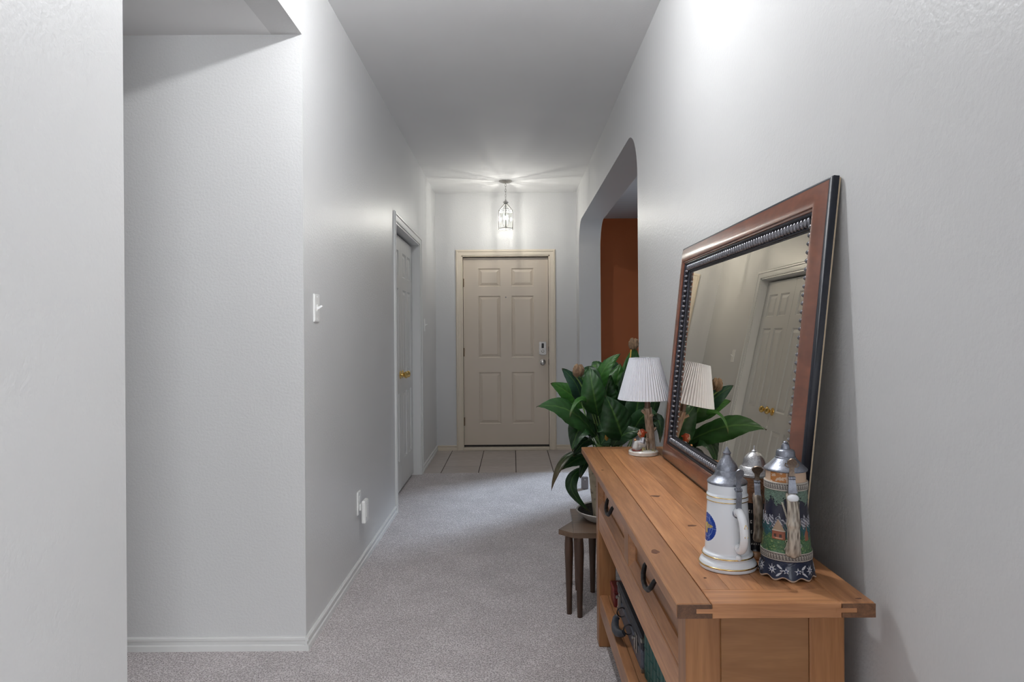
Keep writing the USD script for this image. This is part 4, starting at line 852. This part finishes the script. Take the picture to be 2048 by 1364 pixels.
# 3 -- relief stein with the alpine scene
SD = thing('beer_stein', 'navy relief stein with tree trunk handle, alpine scene and scalloped foot, at the near end', 'beer stein', (0.5395, 1.3560, TZ))
hz_d = math.radians(-90 - 9)
CREAMC = np.array([0.50, 0.46, 0.405])
def poly_in(P, s, z): return shapely.contains_xy(Polygon(P), s, z)
def star(cx, cz, r0, r1, n, ph=0.0): return [(cx + (r0 if k % 2 else r1) * math.cos(ph + PI * k / n), cz + (r0 if k % 2 else r1) * math.sin(ph + PI * k / n)) for k in range(2 * n)]
def lf(cx, cz, L, w, a):
    t = np.linspace(0, 2 * PI, 17)[:-1]; x, y = L * np.cos(t), w * np.sin(t) * (1 - 0.35 * np.cos(t))
    return list(zip(cx + x * math.cos(a) - y * math.sin(a), cz + x * math.sin(a) + y * math.cos(a)))
def scene_paint(T, Zg):
    a = wrap(T - hz_d); s, z = a * 0.045, Zg
    shp = T.shape
    nz = lambda sc, seed, oc=3: meshkit.fbm(np.stack([np.cos(a) * 0.045 * sc, np.sin(a) * 0.045 * sc, z * sc], -1), oc, seed)
    C = np.ones(shp + (3,)) * np.array([0.012, 0.013, 0.030])
    H = np.zeros(shp)
    n1, n2 = nz(260, 3), nz(520, 8)
    ridge = 0.110 + 0.010 * np.abs(((s * 55 + 0.3) % 1.0) * 2 - 1) + 0.008 * np.abs(((s * 131) % 1.0) * 2 - 1) + 0.006 * (n1 - 0.5)
    mt = (z < ridge) & (z > 0.090)
    facet = (np.sin((s * 0.7 + z) * 900 + 6 * n1) > 0.1)
    C[mt] = np.where(facet[..., None], (0.40, 0.40, 0.43), (0.13, 0.13, 0.17))[mt]; H[mt] = 0.0010 * facet[mt]
    fo = (z < 0.1035 + 0.004 * np.sin(s * 400) + 0.010 * (n1 - 0.5)) & (z > 0.05)
    C[fo] = (np.array([0.022, 0.085, 0.095]) * (0.5 + 1.1 * n2[..., None]))[fo]
    me = (z < 0.083 + 0.010 * (n1 - 0.5) + 0.003 * np.sin(s * 260)) & (z > 0.03)
    mc = np.array([0.055, 0.135, 0.055])[None, None] * (0.35 + 1.3 * n2[..., None]) + np.array([0.16, 0.17, 0.06]) * np.clip((nz(330, 14)[..., None] - 0.56) * 5, 0, 1)
    C[me] = mc[me]; H[me] = 0.0012 * (n2[me] - 0.5)
    can = (z > 0.158 - 0.013 * np.abs(np.sin(s * 95 + 1.0)) + 0.024 * (n1 - 0.5) + 0.004 * (n2 - 0.5)) & (z < 0.172) & (np.abs(s) > 0.004)
    C[can] = (np.array([0.105, 0.165, 0.125]) * (0.25 + 1.5 * n2[..., None]))[can]; H[can] = 0.0022 * n1[can]
    br = (np.abs(np.abs(s) - 0.007 - (z - 0.12) * 0.35) < 0.0022) & (z > 0.118) & (z < 0.15)
    C[br] = (np.array([0.42, 0.38, 0.31]) * (0.5 + n2[..., None]))[br]; H[br] = 0.0012
    for P, col, h in (([(-0.0375, 0.078), (-0.0115, 0.078), (-0.0115, 0.094), (-0.0375, 0.094)], (0.27, 0.085, 0.045), 0.0008),
                      ([(-0.038, 0.094), (-0.011, 0.094), (-0.0255, 0.117)], (0.36, 0.25, 0.17), 0.0010),
                      ([(-0.038, 0.0935), (-0.011, 0.0935), (-0.011, 0.096), (-0.038, 0.096)], (0.50, 0.42, 0.35), 0.0014),
                      ([(-0.0255, 0.121), (-0.0085, 0.0945), (-0.0068, 0.0965), (-0.0245, 0.1225)], (0.11, 0.12, 0.15), 0.0022),
                      ([(-0.0255, 0.121), (-0.0425, 0.0945), (-0.0442, 0.0965), (-0.0265, 0.1225)], (0.11, 0.12, 0.15), 0.0022),
                      ([(-0.0335, 0.082), (-0.029, 0.082), (-0.029, 0.088), (-0.0335, 0.088)], (0.06, 0.03, 0.025), 0),
                      ([(-0.023, 0.082), (-0.0185, 0.082), (-0.0185, 0.088), (-0.023, 0.088)], (0.06, 0.03, 0.025), 0),
                      ([(-0.030, 0.0795), (-0.016, 0.0795), (-0.016, 0.0815), (-0.030, 0.0815)], (0.45, 0.25, 0.16), 0.0012),
                      ([(0.029, 0.076), (0.040, 0.076), (0.040, 0.090), (0.0345, 0.099), (0.029, 0.090)], (0.26, 0.09, 0.045), 0.0010),
                      ([(0.0325, 0.096), (0.0365, 0.096), (0.0345, 0.114)], (0.20, 0.10, 0.07), 0.0010),
                      ([(0.018, 0.079), (0.026, 0.079), (0.022, 0.097)], (0.035, 0.11, 0.055), 0.0012),
                      ([(-0.0075, 0.056), (0.0150, 0.056), (0.0085, 0.085), (-0.0060, 0.085)], (0.44, 0.38, 0.29), 0.0016)):
        on = poly_in(P, s, z); C[on] = col; H[on] = h
    for cx, cz in ((-0.0085, 0.076), (0.0145, 0.074), (0.0175, 0.068)):
        on = np.abs(np.hypot(s - cx, z - cz) - 0.0026) < 0.0007
        C[on] = (0.42, 0.45, 0.36); H[on] = 0.001
    # ornamental belts
    for z0, z1 in ((0.0375, 0.0535), (0.1715, 0.1875)):
        on = (z > z0) & (z < z1); zz = (z - 0.5 * (z0 + z1)) / (z1 - z0)
        k = (a * 26 / PI) % 1.0 - 0.5
        motif = (np.abs(zz) < 0.30) & (((np.abs(k + zz * 0.8) < 0.13) & (zz > -0.28)) | (np.hypot(k - 0.22, zz * 1.3 - 0.12) < 0.13))
        rim = np.abs(zz) > 0.36
        C[on] = np.where((motif | rim)[..., None], CREAMC * 0.92, (0.15, 0.135, 0.125))[on]
        H[on] = np.where(motif | rim, 0.0007, 0.0)[on]
    top = z >= 0.1875
    C[top] = np.where((np.abs(wrap(a + 0.62)) < 0.42)[..., None] & (nz(160, 31)[..., None] > 0.47), (0.40, 0.155, 0.040), (0.56, 0.40, 0.285))[top]
    # foot: navy with edelweiss sprays
    ft = z <= 0.0375
    C[ft] = (0.006, 0.012, 0.040)
    sb = a * 0.0515
    per = 0.0515 * 2 * PI / 3
    for base_s in (-per, 0.0, per):
        u = sb - base_s
        if base_s != 0: u = wrap((sb - base_s) / 0.0515) * 0.0515
        for sg in (-1, 1):
            for P in [star(sg * 0.0115, 0.0195, 0.0030, 0.0078, 5, 0.4)] + [lf(sg * 0.0245, 0.0265, 0.0065, 0.0021, sg * 0.6), lf(sg * 0.0245, 0.0125, 0.0065, 0.0021, -sg * 0.6), lf(sg * 0.0205, 0.0195, 0.0030, 0.0014, 0)] + [star(sg * 0.0395, 0.0200, 0.0035, 0.0105, 8, 0.1)]:
                on = poly_in(P, u, z) & ft
                C[on] = (0.52, 0.53, 0.58); H[on] = 0.0009
            on = ((np.hypot(u - sg * 0.0115, z - 0.0195) < 0.0026) | (np.hypot(u - sg * 0.0395, z - 0.02) < 0.0020)) & ft
            C[on] = (0.03, 0.04, 0.10)
    C[z < 0.0042] = (0.50, 0.36, 0.27)
    return C, H
_cache = {}
def pd(T, Z_):
    _cache['r'] = scene_paint(T, Z_); return _cache['r'][0]
prof_d = [(0.047, 0.0), (0.0530, 0.0006), (0.0538, 0.0030), (0.0528, 0.0060), (0.0510, 0.0150), (0.0488, 0.0260), (0.0474, 0.0345), (0.0470, 0.0365), (0.0482, 0.0385), (0.0482, 0.0530), (0.0464, 0.0548),
          (0.0456, 0.0580), (0.0436, 0.0850), (0.0412, 0.1200), (0.0385, 0.1660), (0.0384, 0.1705), (0.0406, 0.1725), (0.0406, 0.1865), (0.0378, 0.1885), (0.0372, 0.2060), (0.0350, 0.2070)]
m, c = painted_lathe(prof_d, pd, 420, 330, lambda T, Z_: _cache['r'][1])
v = np.array(m.vertices); aa = np.arctan2(v[:, 1], v[:, 0]) - hz_d; k = np.clip((0.020 - v[:, 2]) / 0.020, 0, 1)
wv = np.cos(aa * 10)
v[:, 2] = np.where(v[:, 2] < 0.02, np.maximum(0.0, v[:, 2] + (0.0030 - 0.0030 * wv) * k), v[:, 2])
v[:, :2] *= (1 + 0.030 * wv * k)[:, None]
m.vertices = v
obj('body', m, GLAZE, SD, color=c)
hp = spline(radial(hz_d, [(0.040, 0, 0.165), (0.051, 0, 0.160), (0.060, 0, 0.142), (0.062, 0, 0.115), (0.0615, 0, 0.090), (0.058, 0, 0.070), (0.052, 0, 0.060)]), 56)
m, c = bark_tube(hp, np.interp(np.linspace(0, 1, 56), [0, .1, .4, .52, .58, .8, 1], [.0095, .0105, .0112, .0135, .0110, .0112, .0150]), (0.50, 0.44, 0.36), (0.10, 0.07, 0.05), 12, 40)
hd_ = obj('handle', m, MATTEC, SD, color=c)
obj('thumb_rest', ball(1, radial(hz_d, [(0.058, 0, 0.163)])[0], 3, (1, 1, 1)).apply_translation(-radial(hz_d, [(0.058, 0, 0.163)])[0]).apply_scale((0.0110, 0.0085, 0.0080)).apply_translation(radial(hz_d, [(0.058, 0, 0.163)])[0]), PORCELAIN, hd_, True)
ld_ = obj('lid', lathe([(0.0370, 0.2060), (0.0405, 0.2068), (0.0412, 0.2085), (0.0405, 0.2105), (0.0385, 0.2122), (0.0340, 0.2165), (0.0318, 0.2178), (0.0275, 0.2225), (0.0225, 0.2275), (0.0200, 0.2300), (0.0196, 0.2325), (0.0182, 0.2333), (0.0180, 0.2380), (0.0172, 0.2430), (0.0150, 0.2460), (0.0125, 0.2473), (0.0085, 0.2480), (0.0075, 0.2545), (0.0062, 0.2565)], 60), PEWTER, SD, 35)
obj('finial', lathe([(0.0060, 0.2564), (0.0060, 0.2580), (0.0042, 0.2590), (0.0050, 0.2610), (0.0022, 0.2630), (0.0005, 0.2634)], 24), PEWTER, ld_, 40)
lid_fittings(ld_, hz_d, 0.0405, 0.200, None, PEWTER, 0, PEWTER)
obj('hinge_strap', ribbon(spline(radial(hz_d, [(0.0505, 0, 0.198), (0.0520, 0, 0.188), (0.0550, 0, 0.178), (0.0580, 0, 0.172)]), 12), hz_d, np.linspace(0.0058, 0.0085, 12), 0.0014), PEWTER, ld_, 30)
tl = spline(radial(hz_d, [(0.0500, 0, 0.203), (0.0495, 0, 0.214), (0.051, 0, 0.225), (0.0545, 0, 0.234), (0.0565, 0, 0.238)]), 26)
obj('thumb_lift', [ribbon(tl, hz_d, np.interp(np.linspace(0, 1, 26), [0, .35, .5, .62, .8, .92, 1], [.0055, .0042, .0046, .0085, .0090, .0060, .0015]), 0.0016)] +
    [tube(radial(hz_d, [(0.0515, sg * 0.0080, 0.2270), (0.0515, sg * 0.0118, 0.2280), (0.0510, sg * 0.0125, 0.2245), (0.0508, sg * 0.0095, 0.2215), (0.0505, sg * 0.0050, 0.2205)]), 0.0011, 8) for sg in (-1, 1)], BRONZEP, ld_, 40, label='dark bronze thumb lift')

# ------------------------------------------------------------------ table lamp with figurine
LP = np.array([0.512, 2.700, TZ])
tlm = thing('table_lamp', 'small lamp with white pleated shade, tree trunk stem and seated figurine', 'table lamp', LP)
obj('base', lathe([(0.054, 0), (0.0575, 0.002), (0.058, 0.014), (0.055, 0.0175), (0.048, 0.019), (0.02, 0.021), (0.003, 0.0215)], 64), M('base_porcelain', (0.70, 0.68, 0.64), 0.25, var=(40, 0.06), coat_weight=0.3), tlm, 35)
gv = rng.random
path = spline([(0.033, 0.012, 0.017), (0.031, 0.012, 0.070), (0.025, 0.010, 0.130), (0.020, 0.008, 0.184)], 48)
m, c = bark_tube(path, np.interp(np.linspace(0, 1, 48), [0, .06, .15, .5, 1], [.0215, .0185, .0170, .0165, .0160]), (0.50, 0.375, 0.275), (0.24, 0.16, 0.105), 21, 36, 0.14)
trk = obj('trunk', m, MATTEC, tlm, color=c, label='brown ceramic tree trunk stem')
STUB = M('cut_branch', (0.48, 0.36, 0.26), 0.45, var=(160, 0.25))
for a, b, r in (((0.012, 0.004, 0.160), (-0.004, -0.004, 0.174), 0.006), ((0.026, 0.0, 0.152), (0.036, -0.012, 0.158), 0.0055), ((0.044, 0.010, 0.095), (0.052, 0.006, 0.106), 0.004)):
    obj('branch_stub', tube([a, b], [r * 1.15, r], 12), STUB, trk, 40)
SOCK = M('lamp_socket', (0.16, 0.09, 0.055), 0.35, var=(120, 0.2))
obj('socket', lathe([(0.0115, 0.182), (0.0125, 0.184), (0.0115, 0.190), (0.0108, 0.222), (0.0125, 0.226), (0.0125, 0.256), (0.009, 0.262)], 28, (0.0195, 0.008, 0)), SOCK, tlm, 40)
obj('bulb', lathe([(0.010, 0.262), (0.013, 0.276), (0.024, 0.300), (0.0265, 0.316), (0.020, 0.336), (0.006, 0.346)], 24, (0.0195, 0.008, 0)), PORCELAIN, tlm, True)
NP_, SX, SY = 54, 0.008, 0.006
def shade_ring(r, z, amp, off):
    a = np.linspace(0, 2 * PI, NP_ * 10, endpoint=False)
    rr = r + off + amp * np.cos(a * NP_)
    return np.stack([SX + rr * np.cos(a), SY + rr * np.sin(a), z + 0 * a], 1)
rings = []
zz = np.linspace(0.2185, 0.381, 8); rz = np.interp(zz, [0.2185, 0.381], [0.1045, 0.0575])
seq = [(rz[i], zz[i], 0.0020, 0.0) for i in range(8)] + [(rz[i], zz[i], 0.0020, -0.0012) for i in range(7, -1, -1)]
v = np.vstack([shade_ring(*q) for q in seq]); k = NP_ * 10; f = []
for i in range(len(seq)):
    j = (i + 1) % len(seq)
    for q in range(k):
        a, b = i * k + q, i * k + (q + 1) % k; c_, d = j * k + (q + 1) % k, j * k + q
        f += [[a, b, c_], [a, c_, d]]
shd = obj('lamp_shade', trimesh.Trimesh(v, f, process=False), SHADE, tlm, 50, label='white pleated lamp shade')
obj('shade_rim', [tube(np.vstack([shade_ring(r, z, 0, o)[::10], shade_ring(r, z, 0, o)[:1]]), 0.0013, 6, False) for r, z, o in ((0.0575, 0.381, 0), (0.1045, 0.2185, 0))], SHADE, shd, 50)
obj('shade_spider', [tube([(SX + 0.056 * math.cos(t), SY + 0.056 * math.sin(t), 0.379), (0.0195, 0.008, 0.350)], 0.0012, 6) for t in (0.3, 2.4, 4.5)], LANTERNM, shd, 50)
# the figurine: a girl in profile towards the hall, on a mossy stone, with a lamb against the trunk
CER = lambda nm, col, r=0.25: M(nm, col, r, var=(300, 0.10), coat_weight=0.3)
SKIN, HAIR, REDK, BLUEW, GREYD, SHOE, WOOL, MOSS = CER('figurine_skin', (0.66, 0.38, 0.24)), CER('figurine_hair', (0.22, 0.075, 0.03)), CER('figurine_red', (0.44, 0.075, 0.025)), CER('figurine_blouse', (0.56, 0.59, 0.68)), CER('figurine_dress', (0.50, 0.50, 0.49)), CER('figurine_shoe', (0.20, 0.035, 0.025)), CER('figurine_lamb', (0.38, 0.31, 0.25), 0.5), CER('figurine_moss', (0.42, 0.36, 0.16), 0.6)
import manifold3d as m3
def blob(bones, edge=0.0022, it=8):
    """one smooth skin over a chain of tapered bones ((x, y, z, r), (x, y, z, r))"""
    tot = None
    for a, b in bones:
        s1, s2 = m3.Manifold.sphere(a[3], 20).translate(a[:3]), m3.Manifold.sphere(b[3], 20).translate(b[:3])
        h = m3.Manifold.batch_hull([s1, s2]); tot = h if tot is None else tot + h
    tot = tot.refine_to_length(edge)
    mm_ = tot.to_mesh(); t = trimesh.Trimesh(mm_.vert_properties[:, :3], mm_.tri_verts, process=True)
    trimesh.smoothing.filter_taubin(t, iterations=it); return t
FY = -0.018
dress = blob([((-0.006, FY, 0.046, 0.0135), (-0.006, FY, 0.066, 0.0095)), ((-0.004, FY, 0.046, 0.0155), (-0.030, FY - 0.002, 0.047, 0.0115)), ((-0.030, FY - 0.005, 0.047, 0.0105), (-0.034, FY - 0.005, 0.030, 0.0125)),
              ((-0.030, FY + 0.006, 0.047, 0.0105), (-0.033, FY + 0.006, 0.030, 0.0125)), ((-0.020, FY, 0.036, 0.014), (-0.030, FY, 0.031, 0.014)), ((-0.006, FY, 0.064, 0.0080), (-0.007, FY, 0.072, 0.0055))])
fg = obj('girl_figurine', dress, GREYD, tlm, True, label='seated ceramic girl in pale dress and red kerchief')
arms = [blob([((-0.005, FY + s * 0.010, 0.067, 0.0055), (-0.009, FY + s * 0.0125, 0.054, 0.0058)), ((-0.009, FY + s * 0.0125, 0.054, 0.0056), (-0.025, FY + s * 0.006, 0.0535, 0.0036))], 0.0016) for s in (-1, 1)]
for a in arms: obj('sleeve', a, BLUEW, fg, True)
for s in (-1, 1):
    hb_ = [((-0.026, FY + s * 0.0052, 0.0535, 0.0028), (-0.0305, FY + s * 0.0030, 0.0555, 0.0026))]
    for q in range(4): hb_.append(((-0.0305, FY + s * (0.0034 - 0.0009 * q), 0.0562 - 0.0013 * q, 0.0010), (-0.0345, FY + s * (0.0012 - 0.0003 * q), 0.0590 - 0.0016 * q, 0.0008)))
    hb_.append(((-0.0285, FY + s * 0.0030, 0.0570, 0.0010), (-0.0318, FY + s * 0.0008, 0.0610, 0.0008)))
    obj('hand', blob(hb_, 0.0010, 3), SKIN, fg, True)
obj('bread_roll', ball(0.0052, (-0.0345, FY, 0.0610), 2, (1, 1, 1)), CER('figurine_roll', (0.55, 0.27, 0.10)), fg, True)
head = blob([((-0.0115, FY, 0.0880, 0.0112), (-0.0150, FY, 0.0860, 0.0100)), ((-0.0150, FY, 0.0825, 0.0085), (-0.0170, FY, 0.0800, 0.0068)), ((-0.0095, FY, 0.0760, 0.0050), (-0.0085, FY, 0.0700, 0.0052)),
             ((-0.0245, FY, 0.0850, 0.0020), (-0.0258, FY, 0.0838, 0.0015)), ((-0.0205, FY - 0.0045, 0.0820, 0.0032), (-0.0195, FY - 0.0050, 0.0818, 0.0032)), ((-0.0205, FY + 0.0045, 0.0820, 0.0032), (-0.0195, FY + 0.0050, 0.0818, 0.0032))], 0.0012, 4)
hd2 = obj('head', head, SKIN, fg, True)
obj('kerchief', [blob([((-0.0070, FY, 0.0915, 0.0128), (-0.0125, FY, 0.0945, 0.0088)), ((-0.0060, FY, 0.0860, 0.0118), (-0.0070, FY, 0.0780, 0.0098)), ((0.0010, FY, 0.0900, 0.0070), (0.0110, FY, 0.0890, 0.0018))], 0.0014, 5)], REDK, fg, True)
obj('kerchief_edge', [tube(spline([(-0.0170, FY - 0.0098, 0.0800), (-0.0172, FY - 0.0108, 0.0890), (-0.0180, FY - 0.0060, 0.0985), (-0.0185, FY, 0.1010), (-0.0180, FY + 0.0060, 0.0985), (-0.0172, FY + 0.0108, 0.0890), (-0.0170, FY + 0.0098, 0.0800)], 28), 0.0017, 8)], CER('figurine_pale', (0.66, 0.52, 0.42)), fg, 60)
obj('hair', [blob([((-0.0185, FY - 0.0095, 0.0850, 0.0022), (-0.0165, FY - 0.0095, 0.0720, 0.0030))], 0.0012, 3), blob([((-0.0185, FY + 0.0095, 0.0850, 0.0022), (-0.0165, FY + 0.0095, 0.0720, 0.0030))], 0.0012, 3), ball(0.0042, (-0.0205, FY, 0.0938), 2, (1, 1, 1))], HAIR, fg, True)
for s in (-1, 1): obj('eye', ball(0.0012, (-0.0228, FY + s * 0.0038, 0.0868), 2), IRON, fg, True)
obj('mouth', ball(0.0011, (-0.0235, FY, 0.0792), 2), REDK, fg, True)
obj('apron_strap', tube([(-0.002, FY - 0.0095, 0.072), (-0.0015, FY - 0.0150, 0.060), (-0.003, FY - 0.0150, 0.048)], 0.0022, 8), CER('figurine_vest', (0.05, 0.035, 0.05)), fg, 60)
obj('hem', tube(spline([(-0.046, FY - 0.006, 0.0225), (-0.036, FY - 0.0185, 0.0205), (-0.018, FY - 0.0175, 0.0225), (-0.012, FY - 0.010, 0.0245)], 16), 0.0024, 8), SHOE, fg, 60)
for s in (-1, 1): obj('shoe', blob([((-0.034, FY + s * 0.006 - 0.004, 0.0225, 0.0042), (-0.046, FY + s * 0.006 - 0.006, 0.0222, 0.0036))], 0.0014, 4), SHOE, fg, True)
obj('stone_seat', blob([((-0.004, FY + 0.004, 0.026, 0.0115), (0.002, FY + 0.010, 0.025, 0.010))], 0.002, 4), MOSS, fg, True)
LX, LY = 0.0075, -0.022
lam = obj('lamb_figurine', blob([((LX, LY + 0.004, 0.046, 0.0085), (LX + 0.002, LY + 0.022, 0.046, 0.0100)), ((LX, LY + 0.002, 0.052, 0.0070), (LX - 0.0005, LY - 0.004, 0.064, 0.0068)), ((LX - 0.0005, LY - 0.006, 0.064, 0.0062), (LX - 0.001, LY - 0.013, 0.060, 0.0042)),
              ((LX - 0.0045, LY, 0.044, 0.0042), (LX - 0.0045, LY - 0.003, 0.021, 0.0028)), ((LX + 0.0055, LY, 0.044, 0.0042), (LX + 0.0055, LY - 0.001, 0.021, 0.0028)), ((LX - 0.004, LY + 0.022, 0.042, 0.0045), (LX - 0.004, LY + 0.023, 0.021, 0.0028)), ((LX + 0.007, LY + 0.022, 0.042, 0.0045), (LX + 0.007, LY + 0.023, 0.021, 0.0028))], 0.0016, 5), WOOL, tlm, True, label='small ceramic lamb')
for s in (-1, 1): obj('ear', blob([((LX + s * 0.006, LY - 0.003, 0.0665, 0.0026), (LX + s * 0.0115, LY - 0.004, 0.0630, 0.0018))], 0.0012, 3), WOOL, lam, True)
for s in (-1, 1): obj('eye', ball(0.0009, (LX + s * 0.0042, LY - 0.0115, 0.0640), 2), IRON, lam, True)
obj('grass_tuft', [tube(bez((x_, y_, 0.018), (x_ + 0.002 * math.sin(7 * i), y_, 0.024), (x_ + 0.004 * math.sin(5 * i), y_ - 0.002, 0.028), 5), [0.0012, 0.0011, 0.0009, 0.0006, 0.0003], 5) for i in range(16) for x_, y_ in [(0.012 + 0.026 * math.sin(i * 2.3), -0.035 + 0.010 * math.cos(i * 1.7))]], MOSS, tlm, 60)
